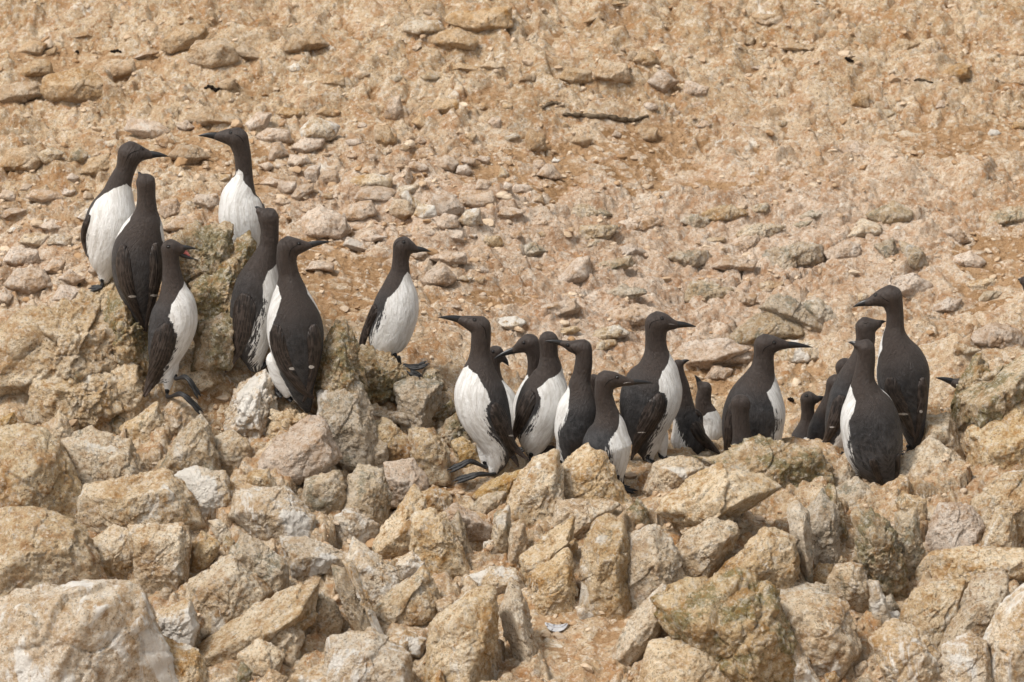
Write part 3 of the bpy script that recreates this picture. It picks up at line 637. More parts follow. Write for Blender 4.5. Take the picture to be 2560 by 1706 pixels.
BGS = [
 (8,'grey',[(290,1430),(420,1330),(590,1360),(605,1440),(430,1470),(310,1490)]),(8,'grey',[(420,1310),(510,1250),(600,1290),(700,1370),(680,1430),(560,1370)]),
 (8,'grey',[(600,1290),(680,1265),(750,1350),(765,1410),(690,1410)]),(8,'cream',[(490,1500),(560,1455),(700,1470),(710,1540),(620,1570),(480,1560)]),
 (8,'pink',[(180,1540),(260,1500),(380,1510),(370,1560),(200,1600)]),(8,'pink',[(700,1075),(800,1035),(860,1060),(850,1110),(720,1115)]),
 (8,'grey',[(920,1045),(1000,1010),(1025,1100),(960,1125)]),(8,'grey',[(1030,1030),(1120,1060),(1155,1140),(1055,1145)]),
 (8,'pink',[(800,1225),(860,1185),(1080,1170),(1180,1225),(1080,1270),(900,1265)]),(8,'pink',[(1230,1115),(1330,1080),(1400,1120),(1370,1155),(1290,1150)]),
 (8,'pink',[(790,660),(750,615),(830,600),(940,640),(890,668)]),(8,'sand',[(1200,312),(1280,260),(1330,270),(1330,325),(1270,328)]),
 (8,'sand',[(400,80),(430,60),(510,60),(510,100),(430,103)]),(8,'tan',[(740,1010),(860,940),(940,960),(930,1010),(800,1040)]),
 (8,'grey',[(880,910),(1000,860),(1080,900),(1060,960),(950,960)]),(8,'cream',[(820,1305),(850,1268),(890,1275),(885,1310)]),
 (8,'pink',[(140,543),(170,515),(205,530),(190,555)]),(8,'pink',[(1170,1330),(1230,1290),(1295,1290),(1260,1345),(1180,1345)]),
 (8,'sand',[(1490,352),(1540,330),(1580,340),(1570,365)]),(8,'sand',[(270,180),(330,130),(390,150),(380,188)]),(8,'pink',[(80,402),(100,340),(200,355),(190,405)]),
 (8,'pink',[(1180,462),(1200,430),(1240,435),(1220,467)]),(8,'pink',[(1220,990),(1280,970),(1330,1030),(1270,1048)]),(8,'sand',[(510,200),(560,180),(690,185),(680,225),(580,215)]),
 (8,'sand',[(980,215),(1020,150),(1110,170),(1060,220)]),(8,'sand',[(800,450),(830,390),(890,390),(890,455)]),(8,'pink',[(360,295),(380,275),(430,285),(425,300)]),
 (8,'grey',[(940,500),(960,470),(1010,480),(990,505)]),(8,'pink',[(300,1300),(330,1260),(400,1270),(390,1320)]),(8,'pink',[(200,1150),(280,1100),(400,1120),(380,1170)]),
 (9,'sand',[(530,97),(580,60),(850,35),(852,130),(700,158),(580,128)]),(9,'sand',[(440,212),(480,165),(600,140),(690,200),(660,247),(560,243)]),
 (9,'cream',[(340,155),(350,110),(500,100),(530,150),(400,178)]),(9,'sand',[(1290,5),(1430,10),(1360,38)]),(9,'sand',[(1210,112),(1290,60),(1315,90),(1240,112)]),
 (9,'sand',[(1455,300),(1500,238),(1560,260),(1577,312),(1500,328)]),(9,'pink',[(1530,402),(1600,350),(1680,400),(1610,457)]),(9,'sand',[(465,530),(500,480),(590,490),(612,540),(570,563),(500,555)]),
 (9,'pink',[(235,570),(250,490),(310,470),(328,550),(290,588)]),(9,'sand',[(195,690),(190,620),(260,620),(297,700),(245,722)]),(9,'sand',[(370,603),(410,555),(470,610),(430,632)]),
 (9,'pink',[(745,600),(770,578),(808,580),(802,628),(770,632)]),(9,'sand',[(930,680),(950,640),(1020,660),(1027,735),(940,748)]),(9,'sand',[(1145,700),(1180,662),(1260,680),(1230,722)]),
 (9,'sand',[(1460,655),(1490,615),(1570,630),(1567,692),(1490,692)]),(9,'pink',[(488,782),(540,760),(600,800),(572,840),(500,828)]),(9,'pink',[(590,850),(600,815),(640,808),(667,840),(650,864)]),
 (9,'pink',[(605,805),(630,768),(680,780),(682,830),(640,810)]),(9,'pink',[(965,832),(970,790),(1020,785),(1030,830)]),(9,'pink',[(985,860),(1030,805),(1060,810),(1112,872),(1060,882)]),
 (9,'pink',[(680,928),(700,880),(760,890),(755,932)]),(9,'cream',[(60,925),(90,870),(180,855),(272,870),(260,920),(150,932)]),(9,'pink',[(95,975),(130,920),(220,915),(292,940),(260,990),(130,995)]),
 (9,'cream',[(280,972),(310,920),(400,903),(412,945),(320,972)]),(9,'pink',[(12,1055),(60,1010),(170,985),(192,1050),(130,1087),(60,1082)]),(9,'sand',[(258,1020),(290,980),(360,985),(387,1050),(330,1077),(270,1052)]),
 (9,'cream',[(312,960),(350,938),(420,1000),(402,1052),(370,1025)]),(9,'pink',[(468,1000),(480,955),(570,960),(622,1010),(612,1052),(490,1058)]),(9,'pink',[(600,995),(620,940),(760,940),(782,1010),(690,1028)]),
 (9,'pink',[(483,1102),(530,1050),(590,1060),(602,1112),(530,1132)]),(9,'cream',[(600,1085),(640,1030),(700,1025),(712,1090),(650,1112)]),(9,'pink',[(775,1065),(820,1015),(925,1040),(850,1082)]),
 (9,'cream',[(385,1052),(410,1000),(480,1010),(492,1060),(420,1073)]),(9,'pink',[(518,1172),(540,1130),(620,1130),(632,1187)]),(9,'cream',[(718,1203),(740,1163),(800,1160),(822,1200),(780,1220)]),
 (9,'pink',[(35,1205),(60,1165),(192,1210),(180,1243),(110,1232)]),(9,'pink',[(120,1172),(200,1150),(252,1163),(180,1192)]),(9,'pink',[(455,1265),(520,1238),(630,1238),(642,1290),(560,1303)]),
 (9,'pink',[(418,1370),(470,1320),(530,1298),(592,1370),(540,1407),(440,1400)]),(9,'cream',[(590,1372),(620,1348),(672,1360),(650,1387)]),(9,'pink',[(-5,1125),(40,1040),(62,1130),(20,1183)]),
 (9,'pink',[(1060,1400),(1180,1270),(1240,1260),(1245,1370),(1110,1400)]),(9,'sand',[(960,990),(1010,950),(1022,1002)]),(9,'pink',[(680,780),(710,765),(755,775),(740,805)]),
 (9,'cream',[(795,870),(810,815),(845,850),(835,878)]),(9,'pink',[(1350,670),(1370,640),(1400,655),(1395,678)]),(9,'cream',[(1050,795),(1070,775),(1100,785),(1085,800)]),
 (9,'sand',[(560,350),(600,310),(690,330),(690,355)]),(9,'sand',[(700,330),(760,300),(820,320),(800,345)]),(9,'sand',[(890,400),(930,360),(980,370),(970,400)]),
 (9,'sand',[(1090,390),(1130,330),(1240,350),(1250,400),(1150,410)]),(9,'sand',[(1270,380),(1300,300),(1420,320),(1440,400),(1350,410)]),(9,'sand',[(1420,300),(1440,255),(1470,255),(1480,300)]),
 (2,'cream',[(868,590),(910,530),(1000,518),(1062,550),(1000,600)]),(2,'pink',[(620,470),(640,445),(700,455),(700,475)]),(2,'pink',[(1000,870),(1050,840),(1080,880)]),
 (10,'sand',[(1052,325),(1080,250),(1200,170),(1330,165),(1352,230),(1260,302),(1110,348)]),(10,'sand',[(1222,375),(1290,280),(1440,258),(1530,320),(1552,400),(1380,448),(1240,412)]),
 (10,'sand',[(1500,320),(1600,290),(1742,372),(1690,402),(1560,385)]),(10,'sand',[(272,595),(310,510),(520,460),(700,530),(752,600),(600,682),(330,652)]),
 (10,'sand',[(-30,625),(40,560),(220,540),(272,620),(130,672),(-30,665)]),(10,'sand',[(608,455),(700,390),(860,400),(892,490),(760,532),(640,512)]),(10,'sand',[(78,495),(230,390),(320,410),(332,480),(150,512)]),
 (10,'sand',[(95,345),(200,260),(300,290),(270,362)]),(10,'sand',[(288,335),(370,308),(362,360),(300,367)]),(10,'pink',[(1018,915),(1080,885),(1142,930),(1100,970),(1040,952)]),
 (10,'sand',[(-20,1110),(60,980),(200,960),(300,1050),(230,1122)]),(10,'grey',[(250,1010),(330,960),(412,1000),(360,1072),(290,1062)]),(10,'pink',[(1150,825),(1210,785),(1272,830),(1210,864)]),
 (10,'pink',[(1668,895),(1760,840),(1880,850),(1902,930),(1750,932)]),(10,'pink',[(1758,1042),(1770,950),(1830,930),(1882,1010),(1800,1052)]),(10,'pink',[(1882,1062),(1900,1015),(2000,1010),(2027,1060),(1940,1100)]),
 (10,'pink',[(2068,1192),(2110,1110),(2200,1120),(2212,1200),(2110,1207)]),(10,'pink',[(1988,1125),(2020,1090),(2090,1080),(2082,1190),(2010,1202)]),(10,'pink',[(1818,1232),(1820,1180),(1930,1190),(1932,1250),(1870,1272)]),
 (10,'pink',[(1908,1282),(1950,1215),(2040,1200),(2042,1250),(1950,1312)]),(10,'pink',[(1698,1202),(1760,1160),(1832,1180),(1810,1222)]),(10,'pink',[(1958,1505),(1990,1400),(2090,1350),(2220,1400),(2282,1500),(2210,1562),(2000,1562)]),
 (10,'pink',[(168,1285),(230,1240),(360,1250),(412,1300),(280,1332)]),(10,'pink',[(-20,1435),(40,1360),(172,1370),(140,1402),(20,1452)]),(10,'pink',[(118,1242),(150,1200),(212,1210),(180,1257)]),
 (10,'pink',[(-10,1295),(20,1240),(102,1260),(90,1322)]),(10,'cream',[(268,1462),(300,1435),(332,1460),(300,1492)]),(10,'cream',[(43,1508),(90,1480),(122,1510),(60,1527)]),
 (10,'pink',[(118,1562),(170,1520),(262,1520),(272,1572)]),(10,'pink',[(398,1272),(420,1235),(492,1245),(460,1282)]),(10,'pink',[(1268,1325),(1290,1275),(1412,1270),(1432,1340),(1370,1372)]),
 (10,'pink',[(1058,1502),(1150,1420),(1300,1410),(1332,1470),(1230,1512)]),(10,'pink',[(1038,1385),(1060,1320),(1150,1300),(1192,1390),(1080,1422)]),(10,'cream',[(1158,1152),(1190,1120),(1232,1130),(1210,1162)]),
 (10,'cream',[(998,1132),(1030,1090),(1062,1120),(1040,1142)]),(10,'pink',[(428,1172),(470,1130),(522,1160),(490,1192)]),(10,'sand',[(1098,1015),(1170,950),(1300,960),(1372,1030),(1200,1077)]),
 (10,'pink',[(820,850),(850,780),(1010,790),(1112,860),(1060,912),(960,902)]),(10,'sand',[(1198,785),(1330,700),(1540,760),(1592,830),(1350,832)]),(10,'pink',[(1608,805),(1680,740),(1772,740),(1740,832),(1640,852)]),
 (10,'sand',[(1808,745),(1850,700),(1980,720),(1992,760),(1880,782)]),(10,'sand',[(2058,745),(2130,690),(2222,730),(2180,772)]),(10,'pink',[(1908,965),(1990,890),(2112,900),(2090,970),(1990,1012)]),
 (10,'pink',[(1778,1315),(1830,1290),(1902,1320),(1850,1347)]),(10,'sand',[(1858,335),(1920,230),(2080,230),(2142,300),(1960,342)]),(10,'pink',[(838,397),(960,330),(1042,340),(1000,367)]),
 (10,'sand',[(428,235),(560,210),(602,240),(480,262)]),(10,'grey',[(440,1060),(470,980),(520,960),(570,1020),(530,1060)]),(10,'sand',[(520,1130),(580,1040),(700,1010),(740,1070),(640,1150)]),
 (0,'pink',[(10,600),(30,570),(85,575),(90,605),(40,615)]),(0,'cream',[(40,560),(60,535),(110,540),(105,570)]),(0,'cream',[(105,560),(120,540),(165,545),(160,570)]),
 (0,'pink',[(10,655),(40,618),(100,620),(120,660),(70,680)]),(0,'pink',[(95,625),(120,598),(150,600),(140,630)]),(0,'pink',[(120,690),(140,655),(190,665),(180,700)]),
 (0,'pink',[(-10,690),(10,660),(30,680),(20,705)]),(0,'grey',[(20,745),(60,715),(130,720),(110,755)]),(0,'pink',[(130,640),(160,620),(195,640),(170,660)]),
 (0,'pink',[(90,520),(120,505),(160,520),(120,535)]),(0,'cream',[(180,500),(200,480),(230,500),(210,515)]),
 (0,'sand',[(1730,40),(1745,32),(1795,35),(1792,52),(1750,52)]),(0,'pink',[(990,460),(1020,440),(1050,450),(1040,470)]),(0,'cream',[(690,300),(720,270),(780,290),(760,320),(700,325)]),
 (0,'pink',[(1140,490),(1170,478),(1205,485),(1190,500),(1150,505)]),(0,'pink',[(700,620),(720,602),(765,605),(765,625)]),(0,'cream',[(1130,740),(1160,728),(1205,735),(1190,755)]),
 (0,'pink',[(1620,870),(1640,840),(1680,850),(1670,875)]),(0,'pink',[(1520,820),(1580,790),(1660,780),(1720,800),(1640,850),(1560,850)]),
]
for k, mat, poly, opt in FG:
    opt = dict(opt); lab = opt.pop('label', None)
    if k in (1, 4) or mat == 'olive': opt.setdefault('rough', 1.9)
    o = make_rock(Z(k, poly), mat, name='rock', **opt)
    if lab: o['label'] = lab
def rnd_poly(cx, cy, w, h, r, tilt=0.):
    n = r.randint(4, 6); a0 = r.uniform(0, 6.28); out = []
    for k in range(n):
        a = a0+6.283*k/n+r.uniform(-.45, .45); q = r.uniform(.75, 1.1); x, y = w/2*math.cos(a)*q, h/2*math.sin(a)*q
        out.append((cx+x*math.cos(tilt)-y*math.sin(tilt), cy+x*math.sin(tilt)+y*math.cos(tilt)))
    return out
R = random.Random(8); tk = [(c[1], c[2], c[3], c[4]) for c in ROCKS]; k = 0
for _ in range(3000):
    if k >= 32: break
    vx, vy = R.uniform(-20, 2370), R.uniform(960, 1590)
    if 950 < vx < 2100 and vy < 1140: continue
    if vy < 1010 and 480 < vx < 640: continue
    if 1200 < vx < 1560 and vy > 1420: continue
    cx, cy = vx*S_, vy*S_; s = R.uniform(45, 130)*(1 if R.random() < .3 else .6)
    if any(((cx-a)/(w/2+s*.32))**2+((cy-b)/(h/2+s*.32))**2 < 1 for a, b, w, h in tk): continue
    w, h = s, s*R.uniform(.7, 1.5); tk.append((cx, cy, w, h)); k += 1
    make_rock(rnd_poly(cx, cy, w, h, R, R.uniform(.1, .8)), R.choice(['tan', 'tan', 'tan', 'cream', 'ochre', 'grey', 'olive']), name='rock', sharp=26)
NFG = len(ROCKS)
for k, mat, poly in BGS:
    make_rock(Z(k, poly), mat, name='stone', sharp=20, rough=1. if k == 8 else .6, dscale=1.1, sink=.22 if k == 8 else 0.)

# loose stones scattered where the photo shows scree
R = random.Random(5)
ZON = [((700,320),(1000,560),'pink',16,30,62),((0,480),(240,760),'pink',12,30,70),((600,280),(900,420),'pink',8,25,60),((950,420),(1250,560),'pink',8,25,50),
       ((950,560),(1120,680),'pink',6,22,50),((1450,180),(1700,300),'pink',4,25,45),((200,330),(600,500),'cream',8,22,45),((0,100),(1200,320),'sand',10,35,80),
       ((1250,100),(2350,320),'sand',8,25,60)]
taken = [(c[1], c[2], max(c[3], 20)) for c in ROCKS[NFG:]]
for (x0, y0), (x1, y1), mat, n, s0, s1 in ZON:
    k = 0; tries = 0
    while k < n and tries < 400:
        tries += 1; cx = R.uniform(x0, x1)*S_; cy = R.uniform(y0, y1)*S_; s = R.uniform(s0, s1)
        if any(abs(cx-a) < (s+b)*.5 and abs(cy-c_) < (s+b)*.4 for a, c_, b in taken): continue
        taken.append((cx, cy, s)); k += 1
        make_rock(rnd_poly(cx, cy, s, s*R.uniform(.5, .75), R), mat if R.random() < .75 else R.choice(['cream', 'grey', 'sand']), name='stone', sharp=18, rough=.6, dscale=1.1)

k = 0; tries = 0
while k < 30 and tries < 900:
    tries += 1; vx = R.uniform(1130, 2340); vy = R.uniform(470, 800)
    if vy > 620 and (vx < 1250 or 1480 < vx < 1600 or 1950 < vx < 2140): continue
    cx = vx*S_; cy = vy*S_; s = R.uniform(70, 190)
    if any(abs(cx-a) < (s+b)*.42 and abs(cy-c_) < (s*.3+b*.6)*.42 for a, c_, b in taken): continue
    taken.append((cx, cy, s*.6)); k += 1
    make_rock(rnd_poly(cx, cy, s, s*R.uniform(.3, .5), R, -R.uniform(.03, .25)), R.choice(['pink', 'grey', 'grey', 'tan', 'pink']), name='stone', sharp=22, rough=1.3, dscale=.9, sink=.3)

# gravel: small chips nobody could count, one object
def gravel():
    dv, df = ico(2); V = []; Fs = []; o = 0; r = np.random.default_rng(3); n = 0
    N_ = 9000
    gx = r.uniform(-1.6, 1.6, N_*3); gy = r.uniform(-1.1, 2.75, N_*3)
    dens = .15+.9*np.clip(fbm(gx*3, gy*3, gx*0+5, 3)+.35, 0, 1)
    sx, sy = proj(np.stack([gx, gy, G(gx, gy)], 1)); vx, vy = sx*.91914, sy*.91914
    dens += 1.2*blob(sx, sy, 880, 480, 280, 130)+.9*blob(sx, sy, 80, 600, 200, 160)+.5*blob(sx, sy, 1400, 1450, 260, 110)+.4*blob(sx, sy, 560, 960, 110, 70)
    keep = r.random(N_*3) < dens*.42; gx = gx[keep][:N_]; gy = gy[keep][:N_]
    zz = gz(gx, gy); s = np.exp(r.normal(math.log(.0042), .50, len(gx))).clip(.0015, .016)
    for x, y, z, a in zip(gx, gy, zz, s):
        N3 = r.normal(size=(7, 3)); N3 /= np.linalg.norm(N3, axis=1)[:, None]; d = r.uniform(.55, 1, 7)
        q = (np.maximum(dv@N3.T/d, 0)**8).sum(1)**(-1/8); q = np.minimum(q, 1.5)
        v = dv*q[:, None]*a*np.array([1.25, 1.0, .75]); an = r.uniform(0, 6.28); c_, s_ = math.cos(an), math.sin(an)
        V.append(np.stack([v[:, 0]*c_-v[:, 1]*s_+x, v[:, 0]*s_+v[:, 1]*c_+y, v[:, 2]+z+a*.25], 1)); Fs.append(df+o); o += len(dv)
    N = NT('gravel_chips'); geo = N.n('ShaderNodeNewGeometry'); tc = N.n('ShaderNodeTexCoord')
    rr = geo.outputs['Random Per Island']
    c = N.mix(rr, (.34, .21, .11), (.60, .50, .38)); c = N.mix(N.math('MULTIPLY', N.ss(N.math('FRACT', N.math('MULTIPLY', rr, 7.)), .6, .9), .6), c, (.40, .33, .26))
    c = N.mix(N.math('MULTIPLY', N.ss(N.noise(tc.outputs['Object'], 150, 4), .45, .65), .4), c, (.34, .22, .12))
    N.l(c, N.b.inputs['Base Color']); N.b.inputs['Roughness'].default_value = .95; N.b.inputs['Specular IOR Level'].default_value = .15
    ob = mesh_np('gravel', np.vstack(V), np.vstack(Fs), N.m, smooth=False)
    tag(ob, 'small pale stone chips and grit strewn over the bare slope', 'gravel', kind='stuff')
gravel()

# ------------------------------------------------------------------ murres
DPT = np.array([0, -1., 0])
def to3(pts, Y):
    """stations (x, y, r[, dz]) in source px -> centres, radii; dz in px towards the camera"""
    C = []; Rr = []
    for p in pts:
        m = mpp(Y); dz = p[3]*m if len(p) > 3 else 0
        C.append(P(p[0], p[1], Y-dz)); Rr.append(p[2]*m)
    return np.array(C), np.array(Rr)
def frames(c):
    T = np.gradient(c, axis=0); T /= np.linalg.norm(T, axis=1)[:, None]+1e-12
    D = DPT[None]-(T@DPT)[:, None]*T; D /= np.linalg.norm(D, axis=1)[:, None]+1e-12
    N = np.cross(D, T)                 # T down & D to camera -> N to image right
    return T, D, N
def norm_st(st):
    n = max(len(p) for p in st); return [tuple(p)+(0,)*(4-len(p)) for p in st]
def closed_tube(st, Y, e=.93, ns=32, n=7):
    st = crom(norm_st(st), n); c, r = to3(st, Y); T, D, N = frames(c); return tube(c, np.maximum(r, 1e-4), N, D, 1, e, ns)
def remeshed(parts, vox=.0025, it=12):
    V = []; Fc = []; o = 0
    for v, f in parts:
        V += np.asarray(v).tolist(); Fc += [tuple(i+o for i in t) for t in f]; o += len(v)
    me = bpy.data.meshes.new('tmp'); me.from_pydata(V, [], Fc)
    bm = bmesh.new(); bm.from_mesh(me); bmesh.ops.recalc_face_normals(bm, faces=bm.faces); bm.to_mesh(me); bm.free()
    ob = bpy.data.objects.new('tmp', me); COL.objects.link(ob)
    md = ob.modifiers.new('r', 'REMESH'); md.mode = 'VOXEL'; md.voxel_size = vox
    sm = ob.modifiers.new('s', 'SMOOTH'); sm.factor = .5; sm.iterations = it
    dg = bpy.context.evaluated_depsgraph_get(); out = bpy.data.meshes.new_from_object(ob.evaluated_get(dg))
    bpy.data.objects.remove(ob); return out
def cam_ray(bvh, sx, sy):
    d = P(sx, sy, 0)-CAM; d /= np.linalg.norm(d)
    h = bvh.ray_cast(Vector(CAM), Vector(d)); return h
def drape_line(bvh, pts, rad, mat, name, parent, raise_=.0002):
    c = []
    for x, y in crom(pts, 6):
        h = cam_ray(bvh, x, y)
        if h[0] is None: continue
        c.append(np.array(h[0])+np.array(h[1])*raise_)
    if len(c) < 3: return
    c = np.array(c); T, D, N = frames(c); r = np.full(len(c), rad)*np.sin(np.linspace(.25, math.pi-.25, len(c)))
    mesh_py(name, [tube(c, r, N, D, 1, .6, 8)], M[mat], parent)
def foot(name, path, Y, parent, web=True, dzspread=.014, dYe=0.):
    """webbed foot: ankle -> toes along a path in source px"""
    base = crom([(x, y) for x, y in path], 6); n = len(base); parts = []; toes = []
    t = np.linspace(0, 1, n)
    for k in (-1, 0, 1):
        c = np.array([P(x, y, Y+dYe*q) for (x, y), q in zip(base, sstep(.1, .6, t))]); sp = sstep(.15, 1, t)
        c[:, 1] += k*dzspread*sp; c[:, 2] += -.004*abs(k)*sp*0+k*.003*sp
        c[:, 0] += (abs(k)*-.006)*sp*np.sign(base[-1][0]-base[0][0])
        r = .0054*(1-.35*t)*(1+.18*np.cos(t*28)); r[-3:] *= np.array([.8, .55, .2])
        T, D, N = frames(c); parts.append(tube(c, r, N, D, 1, 1, 10)); toes.append(c)
    for a, b in ((0, 1), (1, 2)):
        A, B = toes[a], toes[b]; m_ = (A+B)/2; m_[:, 2] -= .0015; v = []; f = []
        for i in range(n-2):
            for q in (A[i], m_[i], B[i]): v += [q+np.array([0, 0, .0012]), q-np.array([0, 0, .0018])]
        for i in range(n-3):
            o = i*6
            for j in (0, 2): f += [(o+j, o+j+2, o+j+8, o+j+6), (o+j+1, o+j+7, o+j+9, o+j+3)]
        o = (n-3)*6; f += [(o, o+1, o+3, o+2), (o+2, o+3, o+5, o+4)]
        parts.append((np.array(v), f))
    return mesh_py(name, parts, M['foot'], parent)
def murre(label, Y, body, head, bill=None, beta=0., bound=None, ab=None, wings=(), lobes=(), tail=None, eye=None, furrow=None,
          gape=None, feet=None, streak=0., dirt=0., fleck=.3, e=.93, openbill=None, wtail=None):
    c0, _ = to3([body[-1]], Y)
    root = bpy.data.objects.new('murre', None); COL.objects.link(root); root.empty_display_size = .05
    tag(root, label, 'seabird', 'murres standing about the rocks')
    parts = [closed_tube(body, Y, e), closed_tube(head[:1]*1+head, Y, .86) if len(head) > 1 else closed_tube(head+[(head[0][0]+1, head[0][1]+2, head[0][2])], Y, .86)]
    # neck joins head centre to the first body station
    parts.append(closed_tube([head[0][:2]+(head[0][2]*.92,)]+[body[0]]+[body[1]], Y, .93))
    for l in lobes: parts.append(closed_tube(l, Y))
    me = remeshed(parts)
    n = len(me.vertices); co = np.empty(n*3, np.float32); me.vertices.foreach_get('co', co); co = co.reshape(-1, 3).astype(float)
    # body coordinates
    st = crom(norm_st(body), 12); c, r = to3(st, Y); T, D, N = frames(c)
    s_ = np.concatenate([[0], np.cumsum(np.linalg.norm(np.diff(c, axis=0), axis=1))])
    d2 = ((co[:, None, :]-c[None, :, :])**2).sum(2); ii = np.argmin(np.sqrt(d2)-.35*r[None], 1)
    q = co-c[ii]; nn = (q*N[ii]).sum(1); dd = (q*D[ii]).sum(1); be = math.radians(beta)
    vd = math.cos(be)*dd+math.sin(be)*nn; vs = -math.sin(be)*dd+math.cos(be)*nn
    ang = np.abs(np.arctan2(vs, vd)); sgn = np.arctan2(vs, vd)
    px = np.array([(p[0], p[1]) for p in st]); rp = np.array([p[2] for p in st])
    if ab is not None:
        k = np.array([a for a, _ in ab])*12; sa = np.interp(k, np.arange(len(s_)), s_); aa = np.radians([b for _, b in ab])
    else:
        sa = []; aa = []
        for x, y in bound:
            i = np.argmin(np.hypot(px[:, 0]-x, px[:, 1]-y)-.0*rp)
            # in-plane offset along N (projected to image) ~ signed perpendicular distance
            tx, ty = px[min(i+1, len(px)-1)]-px[max(i-1, 0)]; L = math.hypot(tx, ty); nx, ny = ty/L, -tx/L
            if nx < 0 and abs(nx) > 1e-6: pass
            off = (x-px[i, 0])*nx+(y-px[i, 1])*ny; off = max(-.995, min(.995, off/rp[i])); fr = math.sqrt(1-off*off)
            v1 = math.cos(be)*fr+math.sin(be)*off; v2 = -math.sin(be)*fr+math.cos(be)*off
            sa.append(s_[i]); aa.append(abs(math.atan2(v2, v1)))
        od = np.argsort(sa); sa = np.array(sa)[od]; aa = np.array(aa)[od]
    i0 = np.argmin(np.abs(s_-sa[0])); sa = np.concatenate([[sa[0]-.6*r[i0]-.004], sa]); aa = np.concatenate([[-.5], aa])
    s_v = s_[ii]+np.clip((q*T[ii]).sum(1), -.02, .02)*(ii == 0)
    a_t = np.interp(s_v, sa, aa)
    white = np.clip((a_t-ang)*r[ii], -.05, .05)
    hd, hr = to3([head[0]], Y); white = np.where(np.linalg.norm(co-hd[0], axis=1) < hr[0]*1.25, -.05, white)
    tone = sstep(.25, .5, s_v/s_[-1])
    fl = np.clip(sstep(.45, .8, s_v/s_[-1]), 0, 1)*fleck*2
    stv = streak*sstep(.4, .65, s_v/s_[-1])*(1-sstep(.0, .045, white))+.12*sstep(.3, .5, s_v/s_[-1])
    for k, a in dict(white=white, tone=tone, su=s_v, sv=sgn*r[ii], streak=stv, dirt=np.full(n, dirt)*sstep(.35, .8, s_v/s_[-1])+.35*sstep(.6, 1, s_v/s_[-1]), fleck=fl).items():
        at = me.attributes.new(k, 'FLOAT', 'POINT'); at.data.foreach_set('value', a.astype(np.float32))
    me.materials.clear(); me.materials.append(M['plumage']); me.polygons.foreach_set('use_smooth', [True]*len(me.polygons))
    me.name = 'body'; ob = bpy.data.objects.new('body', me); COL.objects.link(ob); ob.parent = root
    bvh = BVHTree.FromPolygons([tuple(v) for v in co], [tuple(p.vertices) for p in me.polygons])
    m = mpp(Y)
    # wings and tail
    def wing(ws, mark=None, name='wing', th=.010, dz=0.):
        s = crom([tuple(p[:3]) for p in ws], 18); C = []; NR = []; last = None
        for x, y, rr in s:
            h = cam_ray(bvh, x, y)
            if h[0] is not None and abs(h[0][1]-Y) < .25:
                pt = np.array(h[0]); nr = np.array(h[1]); dep = pt[1]
                last = (dep, nr)
            elif last is not None: pt = P(x, y, last[0]+.0*m); nr = last[1]
            else: pt = P(x, y, Y-.2*rr*m); nr = DPT.copy(); 
            C.append(pt); NR.append(nr)
        C = np.array(C); NR = np.array(NR)
        k = np.ones(15)/15
        def smo(a): return np.stack([np.convolve(np.pad(a[:, i], 7, 'edge'), k, 'valid') for i in range(3)], 1)
        yy = smo(C)[:, 1]; C = np.array([P(x, y, yv) for (x, y, _), yv in zip(s, yy)])
        NR = smo(smo(NR)); NR /= np.linalg.norm(NR, axis=1)[:, None]
        T, _, _ = frames(C); NR = NR-(NR*T).sum(1)[:, None]*T; NR /= np.linalg.norm(NR, axis=1)[:, None]; B = np.cross(T, NR)
        rr = s[:, 2]*m; L = np.concatenate([[0], np.cumsum(np.linalg.norm(np.diff(C, axis=0), axis=1))]); tn = L/L[-1]
        ns = 44; ph = np.arange(ns)/ns*6.2832; V = []; su = []; sv = []; wm = []; tp = []
        prof = np.clip(tn/.12, 0, 1)**.5
        for i in range(len(C)):
            R_ = max(rr[i]*1.6, .03); b = rr[i]*(.25+.75*prof[i])*np.cos(ph); thk = th*(.35+.65*math.sin(math.pi*min(1, .25+.6*tn[i])))*min(1, rr[i]/.012)
            a = thk*np.sin(ph)-b*b/(2*R_)*.9+.001+dz
            V.append(C[i]+b[:, None]*B[i]+a[:, None]*NR[i]); su += [L[i]]*ns; sv += (b).tolist(); tp += [float(sstep(.55, 1, tn[i]))]*ns
        V = np.vstack(V); nr_ = len(C); f = []
        for i in range(nr_-1):
            for j in range(ns): f.append((i*ns+j, i*ns+(j+1) % ns, (i+1)*ns+(j+1) % ns, (i+1)*ns+j))
        f.append(tuple(range(ns))[::-1]); f.append(tuple((nr_-1)*ns+j for j in range(ns)))
        wm = np.zeros(len(V))
        if mark:
            mx, my, mw, mh = mark; sx, sy = proj(V); wm = np.exp(-(((sx-mx)/mw)**2+((sy-my)/mh)**2))
        return mesh_py(name, [(V, f)], M['wing'], root, attrs=dict(su=su, sv=sv, wmark=wm, tip=tp))
    for wv in wings:
        if isinstance(wv, dict): wing(**wv)
        else: wing(wv)
    if tail: wing(tail, name='tail', th=.007, dz=-.004)
    # bill
    if bill:
        b, t = bill[0], bill[1]; rb = b[2]; dz = bill[2] if len(bill) > 2 else 0
        def mand(b, t, rb, sgn_, sag, name, rr_=(1, .95, .86, .74, .6, .44, .26, .05), wd=.62):
            k = np.linspace(0, 1, 8); L = math.hypot(t[0]-b[0], t[1]-b[1]); nx, ny = -(t[1]-b[1])/L, (t[0]-b[0])/L
            if ny > 0: nx, ny = -nx, -ny                    # n points up in image
            st_ = [(b[0]+(t[0]-b[0])*q+nx*sag*rb*math.sin(q*3.14)*1., b[1]+(t[1]-b[1])*q+ny*sag*rb*math.sin(q*3.14), rb*h, dz*q) for q, h in zip(k, rr_)]
            c_, r_ = to3(crom(st_, 4), Y); T_, D_, N_ = frames(c_); return tube(c_, np.maximum(r_, 2e-4), N_, D_, 1, wd, 16)
